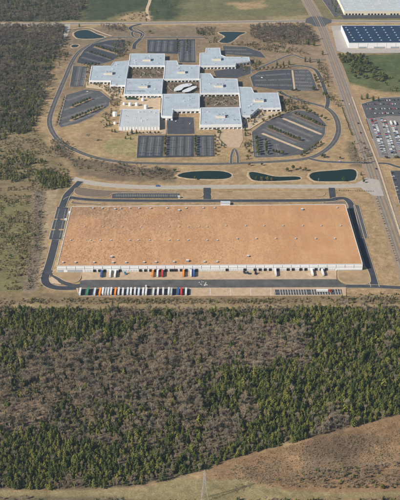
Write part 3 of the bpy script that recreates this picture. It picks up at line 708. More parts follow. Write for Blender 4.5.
vents += [(x, 240.5, 1.5) for x in (70.5, 90.5, 100.5, 111, 129.5, 138, 149.5, 169, 178, 188, 207, 217.5)]+[(x, 239, 1.8) for x in (237, 256, 275.5, 295.5, 315.5, 334.5)]
vents += [(111.5, 257.5, 2.8), (63, 263, 2.2), (75.5, 263, 2.2), (94, 263, 2.2), (113, 263, 2.4), (126, 263, 2.2), (144, 262.8, 2.2), (156, 262.6, 2.2), (174, 262.4, 2.2), (187.5, 261.5, 3.2), (204.5, 262.3, 2.2), (217, 262.3, 2.2), (248, 256.7, 2.6)]
for x, y, s_ in vents:
    p = G(x, y, WH)-off
    u = link('roof_unit', ubox('metal'), r, (p.x, p.y, WH), 0, (s_*1.1, s_*1.1, s_*.8)); sub_(u)('roof_unit_cap', ubox('dock_grey'), (p.x, p.y, WH+s_*.8), 0, (s_*1.2, s_*1.2, .2))
# small buildings by the warehouse
p = G(225.5, 206.5); e = empty('gatehouse', (p.x, p.y, 0)); link('wall', ubox('white_wall'), e, (0, 8, 0), 0, (15, 8, 3.6)); link('roof', ubox('ribbed_roof'), e, (0, 8, 3.6), 0, (16, 9, .4))
for k in range(6): link('roof_rib', ubox('coping'), e, (-6.5+k*2.6, 8, 4.0), 0, (.3, 8.6, .15))
tag(e, 'small white flat-roofed building against the north edge of the tan roof', 'building')
p = G(179, 198); e = empty('guard_booth', p); link('wall', ubox('white_wall'), e, (0, 0, 0), 0, (3, 3, 3.4)); link('window', ubox('window'), e, (0, -1.5, 1.2), 0, (2, .1, 1.2)); link('roof', ubox('coping'), e, (0, 0, 3.4), 0, (3.6, 3.6, .3))
tag(e, 'white guard booth at the end of the north car row', 'booth')
for k, (x, y, sx, sy, lab) in enumerate(((69.6, 213.5, 2.4, 7, 'tall narrow white utility box by the west wall, farther back'), (65.8, 220.4, 3.6, 3, 'white utility box by the west wall, nearer the front'))):
    e = empty('utility_box', G(x, y)); link('cabinet', ubox('white_wall'), e, (0, 0, 0), 0, (sx, sy, 2.6)); link('lid', ubox('coping'), e, (0, 0, 2.6), 0, (sx+.3, sy+.3, .2)); link('door', ubox('grey_wall'), e, (0, -sy/2, .3), 0, (sx*.7, .1, 2)); tag(e, lab, 'utility box', 'utility boxes by the warehouse')
# depots at the upper right
def depot(px, h, label, roofm, skyl, wallm='white_wall'):
    pts = ccw(GL(px, h)); c = sum(pts, Vector())/len(pts); off = Vector((c.x, c.y, 0)); e = empty('warehouse', off); P = [q-off for q in pts]
    walls('wall', P, 0, h, wallm, e); poly_sheet('roof', [q.copy() for q in P], M[roofm], e); coping(P, h, e, wd=1.2, h=.8)
    tag(e, label, 'warehouse')
    for x, y in skyl:
        q = G(x, y, h)-off
        if inpoly(q.x, q.y, P): link('skylight', ubox('coping'), e, (q.x, q.y, h), 0, (3.2, 2.6, .7))
    srt = sorted(P, key=lambda q: q.y)[:2]; a, b = sorted(srt, key=lambda q: q.x); d = (b-a); L = d.length; d.normalize(); nn = Vector((d.y, -d.x, 0)); an = math.atan2(d.y, d.x)
    return e, a, d, nn, L, an, h
sk = [(346+9.1*i+1.6*j, 27.5+2.55*j) for i in range(9) for j in range(6)]
e, a, d, nn, L, an, h = depot([(341.2, 25.6), (470, 25.2), (480, 42.6), (348.8, 43.2)], 12.5, 'warehouse with dark blue roof dotted with white skylights', 'blue_roof', sk)
for s0, w_ in ((24, 18), (60, 26), (100, 20)): 
    q = a+d*(s0+w_/2)+nn*.2; link('loading_door', ubox('grey_wall'), e, (q.x, q.y, .5), an, (w_, .5, 3.4))
for k in range(1, 14): q = a+d*(L*k/14)+nn*.15; link('wall_joint', ubox('coping'), e, (q.x, q.y, 0), an, (.5, .4, h-.2))
sk = [(340+9*i+1.5*j, -4+2.6*j) for i in range(9) for j in range(6)]
e, a, d, nn, L, an, h = depot([(333, -12), (470, -12), (485, 10.8), (344.4, 11.2)], 11, 'white-roofed depot with cream front wall at the top right corner', 'ribbed_roof', sk, 'cream')
for k in range(22):
    if k % 7 == 6: continue
    q = a+d*(6+k*8.4)+nn*.1; link('window', ubox('window'), e, (q.x, q.y, .6), an, (4.6, .3, 4.2))
# ------------------------------------------------------------------ vehicles
def paintm(n, c, rough=.45): M[n] = mat(n, c, rough, 1.5, .1, spec=.4, island=.14); return n
for n, c in (('v_white', (.66, .67, .68)), ('v_pale', (.5, .58, .66)), ('v_orange', (.75, .24, .03)), ('v_red', (.48, .04, .03)), ('v_blue', (.03, .1, .33)), ('v_green', (.05, .26, .13)), ('v_teal', (.05, .26, .36)), ('v_black', (.02, .022, .025)), ('v_grey', (.16, .17, .18)), ('v_silver', (.42, .44, .46)), ('v_tan', (.35, .28, .19)), ('v_navy', (.025, .035, .07))): paintm(n, c)
mb = MB(); mb.tube((-.17, 0, 0), (.17, 0, 0), .5, .5, 12); WHEEL = mb.mesh('wheel', M['rubber'])
mb = MB(); mb.tube((-.19, 0, 0), (.19, 0, 0), .26, .26, 10); RIM = mb.mesh('rim', M['steel'])
mb = MB(); mb.tube((-.11, 0, 0), (.11, 0, 0), .33, .33, 10); CWHEEL = mb.mesh('wheel', M['rubber'])
def bodymesh(m):
    k = 'tb_'+m
    if k not in M_cache:
        b = MB(); b.box(-1.3, 1.3, -8.05, 8.05, 1.15, 4.05); 
        for q in range(9): b.box(-1.33, 1.33, -7.6+q*1.9-.05, -7.6+q*1.9+.05, 1.2, 4.0)
        b.box(-1.34, 1.34, 7.95, 8.1, 1.1, 4.1); b.box(-1.34, 1.34, -8.1, -7.95, 1.1, 4.1)
        M_cache[k] = b.mesh('trailer_body', M[m])
    return M_cache[k]
b = MB(); b.box(-.45, .45, -7.6, 7.4, .8, 1.15); b.box(-1.25, 1.25, 6.9, 7.2, .75, 1.14); b.box(-1.1, 1.1, 5.9, 7.6, .45, .62); b.box(-1.1, 1.1, 4.0, 5.0, .45, .62); CHASSIS = b.mesh('chassis', M['chassis'])
b = MB(); b.box(-.1, .1, -.1, .1, 0, 1.1); b.box(-.2, .2, -.2, .2, 0, .08); LEGM = b.mesh('landing_leg', M['chassis'])
b = MB(); b.box(-1.2, -.03, 8.11, 8.16, 1.2, 3.95); b.box(.03, 1.2, 8.11, 8.16, 1.2, 3.95); REAR = b.mesh('rear_door', M['v_silver'])
def trailer(p, rz, m, label, group, z=0):
    e = empty('semi_trailer', (p.x, p.y, z), rz)
    link('trailer_body', bodymesh(m), e); link('chassis', CHASSIS, e); link('rear_door', REAR, e)
    for x in (-1.0, 1.0):
        link('landing_leg', LEGM, e, (x*.8, -5, 0))
        for y in (5.2, 6.6): link('rim', RIM, link('wheel', WHEEL, e, (x, y, .5)))
    return tag(e, label, 'trailer', group)
def tractor(p, rz, m, label, group=None, z=0):
    e = empty('truck_tractor', (p.x, p.y, z), rz)      # front towards -y
    b = MB(); b.box(-1.2, 1.2, -.9, 1.6, .9, 3.6); b.prism([(-1.1, .9), (1.1, .9), (1.0, 2.1), (-1.0, 2.1)], -2.9, -.9); b.box(-1.1, 1.1, .2, 1.55, 3.6, 4.0)
    b.build('cab', M[m], e)
    b = MB(); b.box(-1.05, 1.05, -.96, -.89, 2.15, 3.1); b.box(-1.23, 1.23, -.7, .3, 2.1, 3.0); b.build('windscreen', M['window'], e)
    b = MB(); b.box(-.45, .45, -2.7, 4.4, .6, .9); b.box(-.6, .6, 2.4, 3.8, .9, 1.12); b.build('chassis', M['chassis'], e)
    b = MB(); b.box(-1.2, 1.2, -3.1, -2.9, .5, .95); b.build('bumper', M['v_silver'], e)
    for x in (-1.05, 1.05):
        for y in (-2.1, 2.4, 3.7): link('rim', RIM, link('wheel', WHEEL, e, (x, y, .5)))
        b = MB(); b.tube((x*.95, .3, .7), (x*.95, 1.7, .7), .32, .32, 8); b.build('fuel_tank', M['v_silver'], e)
    return tag(e, label, 'truck', group)
ORD = ['first', 'second', 'third', 'fourth', 'fifth', 'sixth', 'seventh', 'eighth', 'ninth', 'tenth', 'eleventh', 'twelfth', 'thirteenth', 'fourteenth', 'fifteenth', 'sixteenth', 'seventeenth', 'eighteenth', 'nineteenth', 'twentieth', 'twenty-first', 'twenty-second', 'twenty-third', 'twenty-fourth', 'twenty-fifth', 'twenty-sixth', 'twenty-seventh', 'twenty-eighth', 'twenty-ninth', 'thirtieth', 'thirty-first']
CN = {'v_white': 'white', 'v_pale': 'pale blue-grey', 'v_orange': 'orange', 'v_red': 'red', 'v_blue': 'blue', 'v_green': 'green', 'v_teal': 'teal', 'v_black': 'black', 'v_grey': 'grey', 'v_silver': 'silver', 'v_tan': 'tan', 'v_navy': 'navy blue'}
row = [(80.3, 'white'), (87.8, 'green'), (95, 'pale'), (100.2, 'orange'), (103, 'white'), (105.8, 'silver'), (108.4, 'white'), (111.2, 'white'), (115.5, 'orange'), (118.8, 'white'), (123, 'white'), (127.8, 'pale'), (131, 'white'), (135, 'white'), (138.8, 'pale'), (143.2, 'white'), (146.2, 'white'), (153.5, 'white'), (158, 'white'), (163.2, 'white'), (168.8, 'white'), (171.4, 'silver'), (178.3, 'blue'), (181.2, 'red'), (186, 'white')]
yz = tst['z']
for i, (px, c_) in enumerate(row):
    p = G(px, 293.2+random.uniform(-.25, .25)); trailer(p, random.uniform(-.02, .02), 'v_'+c_, '%s trailer, %s from the left in the parked row' % (CN['v_'+c_], ORD[i]), 'trailers parked in the yard row', yz)
p = G(145.9, 290.2); tractor(p+Vector((0, 6.4, 0)), math.pi, 'v_white', 'white truck tractor backed up to the seventeenth trailer of the parked row', None, court['z'])
az = apron['z']
dock = [(101.5, 'blue', 'left of a white trailer pair'), (110.2, 'white', 'left of the western white pair'), (115.2, 'white', 'right of the western white pair'), (152.5, 'orange', 'beside a white and a red trailer'), (157.3, 'white', 'between the orange and the red trailer'), (162, 'red', 'right of an orange and a white trailer'), (183, 'orange', 'standing alone left of the blue one'), (190.5, 'white', 'directly left of the brightest blue trailer'), (193.3, 'blue', 'directly right of a white trailer'), (275, 'white', 'leftmost of three on the eastern docks'), (311.5, 'white', 'middle of three on the eastern docks'), (322, 'white', 'nearest the east end of the docks')]
for px, c_, w_ in dock:
    q = onwall(wallat(px), 9.2, 0)+off
    s = WOFF; q = bl+D*wallat(px)+NN*9.1+WOFF
    trailer(Vector((q.x, q.y, 0)), ANG+random.uniform(-.03, .03), 'v_'+c_, '%s trailer backed to a warehouse dock, %s' % (CN['v_'+c_], w_), 'trailers backed to the docks', az)
for px, c_, dist, w_, rz in ((125, 'teal', 7, 'teal truck tractor parked close to the dock wall', .2), (243.8, 'navy', 6, 'dark blue truck tractor at the middle docks, the left one', .1), (247.5, 'navy', 9, 'dark blue truck tractor at the middle docks, turned sideways', 1.3), (255, 'black', 9, 'black truck tractor alone on the apron right of the dark blue pair', -.25)):
    q = bl+D*wallat(px)+NN*dist+WOFF; tractor(Vector((q.x, q.y, 0)), rz, 'v_'+c_, w_, 'truck tractors at the docks', az)
p = G(322, 292.4); trailer(Vector((p.x, p.y, 0)), -math.pi/2+math.pi, 'v_white', 'white trailer parked crosswise on the empty striped stalls', None, es['z'])
bpy.context.view_layer.update()
p2 = Vector((p.x+10.6, p.y, 0)); tractor(p2, math.pi/2, 'v_red', 'red truck tractor coupled to the crosswise white trailer', None, es['z'])
# cars
def carbody(m):
    k = 'cb_'+m
    if k not in M_cache:
        b = MB(); yp = [(-2.25, .35), (2.25, .35), (2.3, .75), (2.2, .98), (1.5, 1.02), (.9, 1.42), (-.75, 1.45), (-1.45, 1.0), (-2.15, .9), (-2.3, .65)]
        n = len(yp)
        def ringp(x, f): return [Vector((x*(f if z > 1.2 else 1), y, z)) for y, z in yp]
        vs = ringp(-.9, .78)+ringp(.9, .78)
        b.add(vs, [tuple(range(n))[::-1], tuple(range(n, 2*n))]+[(i, (i+1) % n, (i+1) % n+n, i+n) for i in range(n)])
        M_cache[k] = b.mesh('car_body', M[m])
    return M_cache[k]
b = MB()
b.add([(-.78, 1.5, 1.05), (.78, 1.5, 1.05), (.66, .93, 1.44), (-.66, .93, 1.44)], [(0, 1, 2, 3)]); b.add([(-.78, -1.45, 1.04), (.78, -1.45, 1.04), (.66, -.78, 1.47), (-.66, -.78, 1.47)], [(3, 2, 1, 0)])
for s in (-1, 1): b.add([(s*.88, 1.3, 1.04), (s*.72, .85, 1.38), (s*.72, -.7, 1.4), (s*.88, -1.2, 1.04)], [(0, 1, 2, 3)] if s > 0 else [(3, 2, 1, 0)])
CGLASS = b.mesh('car_window', M['window'])
def car(p, rz, m, label, group, z=0, sc=1):
    e = empty('car', (p.x, p.y, z), rz, sc); link('body', carbody(m), e); link('window', CGLASS, e)
    for x in (-.82, .82):
        for y in (-1.4, 1.4): link('wheel', CWHEEL, e, (x, y, .33))
    return tag(e, label, 'car', group)
def nth(no, m): no[m] = no.get(m, -1)+1; return ORD[no[m]]
cc = ['v_white']*5+['v_silver']*4+['v_black']*4+['v_grey']*5+['v_red']+['v_blue']+['v_navy']+['v_tan']
clz = CL['z']+.03
lab_rows = ['in the lot column nearest the road', 'in the second column from the divided road', 'in the third column from the divided road', 'in the fourth column from the divided road', 'in the column at the right picture edge', 'in the column past the right picture edge']
dirv = (G(380, 155)-G(369, 122)).normalized(); ca = math.atan2(dirv.y, dirv.x)
ncar = 0
for ci, (a, b) in enumerate((((371.5, 119.5), (383, 155)), ((374.3, 119), (386, 155.5)), ((381.5, 119.5), (392.5, 155)), ((384.5, 119.5), (395.5, 155)), ((391.5, 124), (402, 155)), ((394.5, 126), (405, 155)))):
    A, B = G(*a), G(*b); L = (B-A).length; d = (B-A).normalized(); k = 0; s = 0; no = {}
    while s < L:
        if random.random() < .8:
            m = random.choice(cc); p = A+d*s
            car(p, math.atan2(d.y, d.x)+random.uniform(-.04, .04)+(math.pi if ci % 2 else 0), m, nth(no, m)+' %s car from the back %s' % (CN[m], lab_rows[ci].replace('from the divided road', 'from the road').replace('nearest the divided road', 'of the crowded lot nearest the road')), 'cars in the crowded lot', clz, random.uniform(.98, 1.12)); ncar += 1
        s += 3.0
for ri, y in enumerate((104.8, 109.5, 114)):
    x0 = (366, 367, 375)[ri]; A, B = G(x0, y), G(404, y-.4); L = (B-A).length; s = 0; no = {}
    while s < L:
        if random.random() < .86:
            m = random.choice(cc+['v_black', 'v_navy', 'v_grey', 'v_black']); p = A+(B-A).normalized()*s
            car(p, random.uniform(-.05, .05), m, nth(no, m)+' %s car from the left in the %s of the dark asphalt lot' % (CN[m], ['back row', 'middle row', 'front row'][ri]), 'cars in the crowded lot', clz+.012, random.uniform(.98, 1.12)); ncar += 1
        s += 3.0
A, B = G(384, 101.2), G(404, 99.8); L = (B-A).length; s = 0; no = {}
while s < L:
    if random.random() < .7:
        m = random.choice(cc); car(A+(B-A).normalized()*s, random.uniform(-.1, .1), m, nth(no, m)+' %s car from the left along the back edge of the crowded lot' % CN[m], 'cars in the crowded lot', clz+.012, 1.1)
    s += 3.1
for k, px in enumerate((391, 395)):
    trailer(G(px, 124.4), ca-math.pi/2+.04, 'v_white', ['left', 'right'][k]+' of two long white trailers standing in the crowded car lot', 'trailers in the car lot', clz)
no = {}
for k in range(9):
    m = random.choice(cc); p = G(392.4+k*.98, 173.5+k*3.5); car(p, -1.35+random.uniform(-.05, .05), m, nth(no, m)+' %s car from the back in the small dark car park at right' % CN[m], 'cars in the small side car park', CL2['z']+.02, 1.05)
dr = G(368, 155)-G(346, 95); ra = math.atan2(dr.y, dr.x)-math.pi/2
rz_ = .14
for x, y, m, lab, sc in ((349.5, 104.5, 'v_white', 'white car on the divided road left of the car lot', 1.15), (342.3, 101, 'v_black', 'black car at the left edge of the divided road', 1.2), (358, 123.5, 'v_black', 'black car on the divided road, the farther of two', 1.2), (360.5, 133, 'v_black', 'black car on the divided road, the nearer of two', 1.2), (376, 169, 'v_navy', 'dark blue car on the divided road near the frontage junction', 1.15)):
    car(G(x, y), ra, m, lab, 'cars driving on the divided road', rz_+.03, sc)
car(G(157.8, 186.4), math.pi/2, 'v_blue', 'blue car driving on the pale frontage road', None, .22, 1.5)
for x, y, m, lab in ((87.5, 92, 'v_white', 'white car at the top of the west lot'), (90.5, 111.5, 'v_white', 'white car in the middle of the west lot'), (65, 237, 'v_white', 'white car in the car park by the warehouse'), (190, 124, 'v_silver', 'silver car in the dark entry court'), (262, 78, 'v_white', 'white car in the upper east lot'), (339.5, 161.5, 'v_white', 'white car on the link road near the ponds'), (176, 121.5, 'v_white', 'white car at the left of the dark entry court')):
    car(G(x, y), random.uniform(0, 3), m, lab, 'cars on the campus', .36, 1.1)
# ------------------------------------------------------------------ trees
def leafquad(vs, fs, c, s, r):
    d = Vector((r.gauss(0, 1), r.gauss(0, 1), r.gauss(0, .8))).normalized(); t = d.orthogonal().normalized(); u = d.cross(t)
    an = r.random()*6.28; t, u = t*math.cos(an)+u*math.sin(an), u*math.cos(an)-t*math.sin(an)
    b = len(vs); vs += [c+t*s*r.uniform(.7, 1.2), c+u*s*r.uniform(.5, .9), c-t*s*r.uniform(.7, 1.2), c-u*s*r.uniform(.5, .9)]
    fs.append((b, b+1, b+2, b+3))
def leafout(vs, fs, c, s, nrm, r):
    d = (nrm+Vector((r.gauss(0, .45), r.gauss(0, .45), r.gauss(.15, .35)))).normalized(); t = d.orthogonal().normalized(); u = d.cross(t)
    an = r.random()*6.28; t, u = t*math.cos(an)+u*math.sin(an), u*math.cos(an)-t*math.sin(an)
    b = len(vs); vs += [c+t*s*r.uniform(.7, 1.25), c+u*s*r.uniform(.5, .95), c-t*s*r.uniform(.7, 1.25), c-u*s*r.uniform(.5, .95)]
    fs.append((b, b+1, b+2, b+3))
def pine_meshes(seed, H=9.5, R=2.3, wide=1.0):
    r = random.Random(seed); vs, fs = [], []
    lean = Vector((r.uniform(-.5, .5), r.uniform(-.5, .5), 0)); z = H*.16
    blunt = r.uniform(.25, .55)
    while z < H:
        t = (z-H*.16)/(H*.84); rad = R*wide*((1-t)**blunt)*(.6+.4*min(1, t*4+.2))*r.uniform(.7, 1.2)
        nb = max(3, int(6*(1-t)+3)); a0 = r.random()*6.28
        for k in range(nb):
            a = a0+6.283*k/nb+r.uniform(-.35, .35); rr = rad*r.uniform(.6, 1.2); o = Vector((math.cos(a), math.sin(a), 0))
            for q in range(3):
                f = (q+.8)/3.0
                c = lean*t+o*rr*f+Vector((0, 0, z+.2*rr*f*r.uniform(-.6, 1)))+Vector((r.gauss(0, .16), r.gauss(0, .16), r.gauss(0, .16)))
                leafout(vs, fs, c, r.uniform(.36, .68)*(1.1-.35*t), (o*.8+Vector((0, 0, .75))), r)
        z += H*.075*r.uniform(.8, 1.2)
    leafout(vs, fs, lean+Vector((0, 0, H)), .35, Vector((0, 0, 1)), r)
    b = MB(); b.tube((0, 0, -.4), lean*.5+Vector((0, 0, H*.5)), .16, .11, 5); b.tube(lean*.5+Vector((0, 0, H*.5)), lean+Vector((0, 0, H*.97)), .11, .03, 5)
    return b.mesh('trunk', M['bark']), (vs, fs)
def bare_meshes(seed, H=9, spread=.55, wood='wood_grey'):
    r = random.Random(seed); b = MB(); vs, fs = [], []
    def twig(p, d, L, wd):
        side = d.orthogonal().normalized(); an = r.random()*6.28; side = side*math.cos(an)+d.cross(side)*math.sin(an)
        q = p+d*L+Vector((0, 0, L*.12)); k = len(vs); vs.extend([p-side*wd, p+side*wd, q]); fs.append((k, k+1, k+2))
    tips = []
    def grow(p, d, L, rad, lev):
        q = p+d*L; b.tube(p, q, rad, rad*.62, 4 if lev < 2 else 3)
        if lev == 3: 
            for k in range(12): 
                dd = (d+Vector((r.gauss(0, .6), r.gauss(0, .6), r.gauss(.15, .45)))).normalized(); twig(p.lerp(q, r.random()), dd, L*r.uniform(.7, 1.5), .07)
            return
        n = r.choice((2, 3, 3))+(1 if lev == 0 else 0)
        for k in range(n):
            a = 6.283*k/n+r.uniform(-.5, .5); t = d.orthogonal().normalized(); u = d.cross(t)
            dd = (d*1.0+(t*math.cos(a)+u*math.sin(a))*spread*r.uniform(.7, 1.4)+Vector((0, 0, .22))).normalized()
            grow(p.lerp(q, r.uniform(.65, 1)), dd, L*r.uniform(.58, .82), rad*.58, lev+1)
    grow(Vector((0, 0, -.3)), Vector((r.uniform(-.06, .06), r.uniform(-.06, .06), 1)).normalized(), H*.36, .17*H/9, 0)
    return b.mesh('trunk', M[wood]), (vs, fs)
def round_meshes(seed, H=6.5, R=2.5):
    r = random.Random(seed); vs, fs = [], []
    lobes = [(Vector((r.uniform(-.45, .45)*R, r.uniform(-.45, .45)*R, H*.38+r.random()*H*.36)), R*r.uniform(.45, .72)) for _ in range(7)]
    for c, rad in lobes:
        for _ in range(52):
            d = Vector((r.gauss(0, 1), r.gauss(0, 1), r.gauss(0, 1))).normalized(); leafout(vs, fs, c+d*rad*r.uniform(.6, 1.05), r.uniform(.3, .58), d, r)
    b = MB(); b.tube((0, 0, -.2), (0, 0, H*.45), .17, .1, 6)
    for k in range(4): b.tube((0, 0, H*.3), lobes[k][0], .08, .03, 4)
    return b.mesh('trunk', M['bark']), (vs, fs)
def shrub_meshes(seed, H=2.0, R=1.6):
    r = random.Random(seed); vs, fs = [], []
    for _ in range(130):
        d = Vector((r.gauss(0, .5)*R, r.gauss(0, .5)*R, abs(r.gauss(0, .4))*H)); leafout(vs, fs, d+Vector((0, 0, .2)), r.uniform(.2, .42), Vector((d.x*.4, d.y*.4, 1)), r)
    b = MB()
    for k in range(4): b.tube((0, 0, -.2), (r.uniform(-.6, .6)*R, r.uniform(-.6, .6)*R, H*.6), .05, .02, 3)
    return b.mesh('stem', M['wood_grey']), (vs, fs)
def variants(fn, n, matn, crown, seed0, kw=lambda r: {}):
    out = []
    for k in range(n):
        r = random.Random(seed0+k); t, (vs, fs) = fn(seed0+k, **kw(r)); out.append((t, mesh(crown, vs, fs, M[matn])))
    return out
PINE = variants(pine_meshes, 6, 'needle', 'crown', 100, lambda r: dict(H=r.uniform(5.2, 8), R=r.uniform(1.9, 2.8)))
CEDAR = variants(pine_meshes, 4, 'cedar', 'crown', 140, lambda r: dict(H=r.uniform(5.5, 8), R=r.uniform(2.0, 2.8), wide=1.1))
BARE = variants(bare_meshes, 6, 'twig', 'crown', 200, lambda r: dict(H=r.uniform(8.5, 12), spread=r.uniform(.22, .38)))
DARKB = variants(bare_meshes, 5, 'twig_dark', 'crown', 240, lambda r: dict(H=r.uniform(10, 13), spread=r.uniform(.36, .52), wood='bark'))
ROUND = variants(round_meshes, 4, 'leaf', 'crown', 300, lambda r: dict(H=r.uniform(6, 7.5), R=r.uniform(2.3, 2.9)))
SHRUB = variants(shrub_meshes, 4, 'scrub', 'foliage', 400, lambda r: dict(H=r.uniform(1.6, 2.6), R=r.uniform(1.2, 2)))
SRC = {}
def tree(kind, name, p, sc, label, group, cat='tree', z=None):
    vset = {'pine': PINE, 'cedar': CEDAR, 'bare': BARE, 'dark': DARKB, 'round': ROUND, 'shrub': SHRUB}[kind]; i = random.randrange(len(vset)); t, c_ = vset[i]
    e = empty(name, (p.x, p.y, p.z if z is None else z), random.random()*6.28, (sc*random.uniform(.92, 1.1), sc*random.uniform(.92, 1.1), sc))
    a = link('trunk' if kind != 'shrub' else 'stem', t, e); b_ = link('crown' if kind != 'shrub' else 'foliage', c_, e)
    SRC.setdefault((kind, i), (a, b_))
    return tag(e, label, cat, group)
def scatter(px, spacing, dens=None, jitter=.48):
    pts = GL(px); x0, x1 = min(p.x for p in pts), max(p.x for p in pts); y0, y1 = min(p.y for p in pts), max(p.y for p in pts)
    gx, gy = np.meshgrid(np.arange(x0, x1, spacing), np.arange(y0, y1, spacing))
    gx = gx+(rng.random(gx.shape)-.5)*2*jitter*spacing; gy = gy+(rng.random(gy.shape)-.5)*2*jitter*spacing
    gx, gy = gx.ravel(), gy.ravel(); k = sdf(gx, gy, pts) < 0; gx, gy = gx[k], gy[k]
    if dens is not None:
        k = rng.random(len(gx)) < dens(gx, gy); gx, gy = gx[k], gy[k]
    return gx, gy
def pix(x, y, z=0):
    d = np.array([x, y-CY, z-ALT], dtype=object)
    yc = d[1]; fw = yc*cP-d[2]*sP; up = yc*sP+d[2]*cP
    return 200+F*d[0]/fw, 250-F*up/fw
def blend(x, y, ellipses, base):
    px, py = pix(x, y); px = np.asarray(px, float); py = np.asarray(py, float)
    v = np.full(px.shape, base)
    wx = (fbm(x, y, 22, 31)-.5)
    for (cx, cy, rx, ry, val) in ellipses:
        d = np.sqrt(((px-cx)/rx)**2+((py-cy)/ry)**2)+wx*.9
        a = np.clip((1.15-d)/.35, 0, 1); v = v*(1-a)+val*a
    return np.clip(v, 0, 1)
EVER = [(60, 325, 75, 18, .85), (150, 318, 40, 7, .35), (12, 356, 14, 20, .8), (35, 460, 48, 30, .85), (110, 464, 58, 24, .82), (120, 420, 45, 18, .5), (178, 440, 26, 26, .55), (190, 468, 14, 14, .85),
        (270, 402, 74, 44, .95), (362, 370, 62, 66, 1.0), (225, 318, 30, 8, .55), (320, 320, 60, 12, .75), (390, 330, 30, 26, .7), (250, 345, 48, 22, .06), (222, 428, 18, 22, .12), (250, 412, 11, 15, .1), (335, 425, 18, 12, .25), (225, 465, 14, 8, .95), (250, 452, 25, 8, .95), (20, 412, 30, 14, .1), (90, 372, 60, 22, .1), (170, 360, 40, 28, .08)]
FOREST = []   # x,y,kind
gx, gy = scatter(WOOD_LOW, 3.7)
pe = blend(gx, gy, EVER, .2)
n1 = fbm(gx, gy, 14, 77); pe2 = np.clip(pe+(n1-.5)*1.15, 0, 1)
isE = rng.random(len(gx)) < np.clip((pe2-.45)*2+.5, .07, .94)
keep = isE | (rng.random(len(gx)) < .72)
px_, py_ = pix(gx, gy); px_ = np.asarray(px_, float); py_ = np.asarray(py_, float)
hole = ((px_-20)/30)**2+((py_-412)/12)**2 < 1
keep &= ~(hole & (rng.random(len(gx)) < .4))
gx, gy, isE, px_, py_ = gx[keep], gy[keep], isE[keep], px_[keep], py_[keep]
gzs = relief(gx, gy)
vis = (px_ > 2) & (px_ < 398) & (py_ < 497)
def pick300(mask):
    k = np.where(mask & vis)[0]; k = k[np.argsort(gy[k])]; return set(k[:300].tolist())
szn = .75+.6*fbm(gx, gy, 20, 91)
pe_set = pick300(isE); pb_set = pick300(~isE)
for i in pe_set:
    pk = 'pine' if random.random() < .8 else 'cedar'
    tree(pk, 'evergreen_tree', Vector((gx[i], gy[i], gzs[i])), min(1.5, max(.4, random.lognormvariate(-.15, .3))), 'green evergreen along the lower edge of the big wood, near the grassy clearing', 'evergreens on the lower edge of the wood')
for i in pb_set:
    tree('bare', 'bare_tree', Vector((gx[i], gy[i], gzs[i])), random.uniform(.65, 1.1), 'leafless grey-brown tree near the lower edge of the big wood', 'leafless trees on the lower edge of the wood')
ST = {'ev': [], 'ba': [], 'sh': [], 'bd': []}     # (x,y,z,scale)
for i in range(len(gx)):
    if i in pe_set or i in pb_set: continue
    ST['ev' if isE[i] else 'ba'].append((gx[i], gy[i], gzs[i], min(1.6, max(.4, random.lognormvariate(-.18, .3)))*(szn[i] if isE[i] else 1.12)))
def strew(px, spacing, pE, key=None, smin=.6, smax=1.1, dens=1.0, ns=41, ell=(), dk=False):
    x, y = scatter(px, spacing, (lambda a, b: np.clip((fbm(a, b, 24, ns)-.5)*2.6+dens, 0, 1)))
    z = relief(x, y)
    p = blend(x, y, ell, pE) if ell else np.full(len(x), pE)
    p = np.clip(p+(fbm(x, y, 16, ns+5)-.5)*.9*(p > .02), 0, 1) if key is None else p
    for i in range(len(x)):
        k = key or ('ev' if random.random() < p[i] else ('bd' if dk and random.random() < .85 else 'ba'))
        ST[k].append((x[i], y[i], z[i], random.uniform(smin, smax)))
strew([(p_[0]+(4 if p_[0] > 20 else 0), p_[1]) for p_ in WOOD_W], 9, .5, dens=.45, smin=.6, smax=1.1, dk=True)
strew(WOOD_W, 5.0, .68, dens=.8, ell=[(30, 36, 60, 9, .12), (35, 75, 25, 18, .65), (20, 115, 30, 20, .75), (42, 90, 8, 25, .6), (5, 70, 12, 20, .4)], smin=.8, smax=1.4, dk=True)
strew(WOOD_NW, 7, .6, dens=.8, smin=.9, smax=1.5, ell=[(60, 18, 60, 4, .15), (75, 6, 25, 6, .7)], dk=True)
strew([(-100, 150), (25, 150), (52, 158), (50, 180), (20, 184), (-100, 186)], 5.2, .85, dens=.6, smin=.6, smax=1.1)
strew([(36, 172), (50, 171), (64, 176), (72, 180), (68, 188), (52, 191), (42, 188)], 4.6, .95, dens=.95, smin=.6, smax=1.1)
strew([(52, 141), (66, 142), (71, 150), (68, 157), (55, 158), (50, 150)], 5, .12, dens=.95)
strew([(33, 192), (43, 193), (42, 230), (38, 290), (24, 290), (32, 240)], 4.2, .04, dens=.75, smin=.45, smax=.8)
strew([(-60, 192), (30, 196), (28, 240), (20, 290), (-60, 290)], 5.5, .6, dens=.42, smin=.35, smax=.75)
strew([(-60, 192), (40, 196), (40, 240), (30, 290), (-60, 290)], 3.8, 0, 'sh', dens=.45, smin=.4, smax=1.2)
strew([(-100, 140), (36, 132), (56, 160), (70, 170), (60, 190), (-100, 192)], 4.6, 0, 'sh', dens=.5, smin=.6, smax=1.4)
strew([(-130, 298.2), (75, 298), (200, 299), (345, 298), (540, 300), (540, 304), (-130, 304)], 3.4, 0, 'sh', dens=.62, smin=.5, smax=1.2)
strew([(-130, 300), (60, 299.5), (200, 300.5), (370, 297), (540, 300), (540, 303.5), (-130, 304)], 5, .75, dens=.45, smin=.35, smax=.7)
strew([(330, 296), (375, 293), (420, 295), (420, 305), (330, 306)], 5, .55, dens=.5, smin=.4, smax=.7)
strew([(250, 27), (306, 26), (318, 42), (300, 46), (262, 43), (250, 38)], 6, .1, dens=.95, smin=.8, smax=1.3, dk=True)
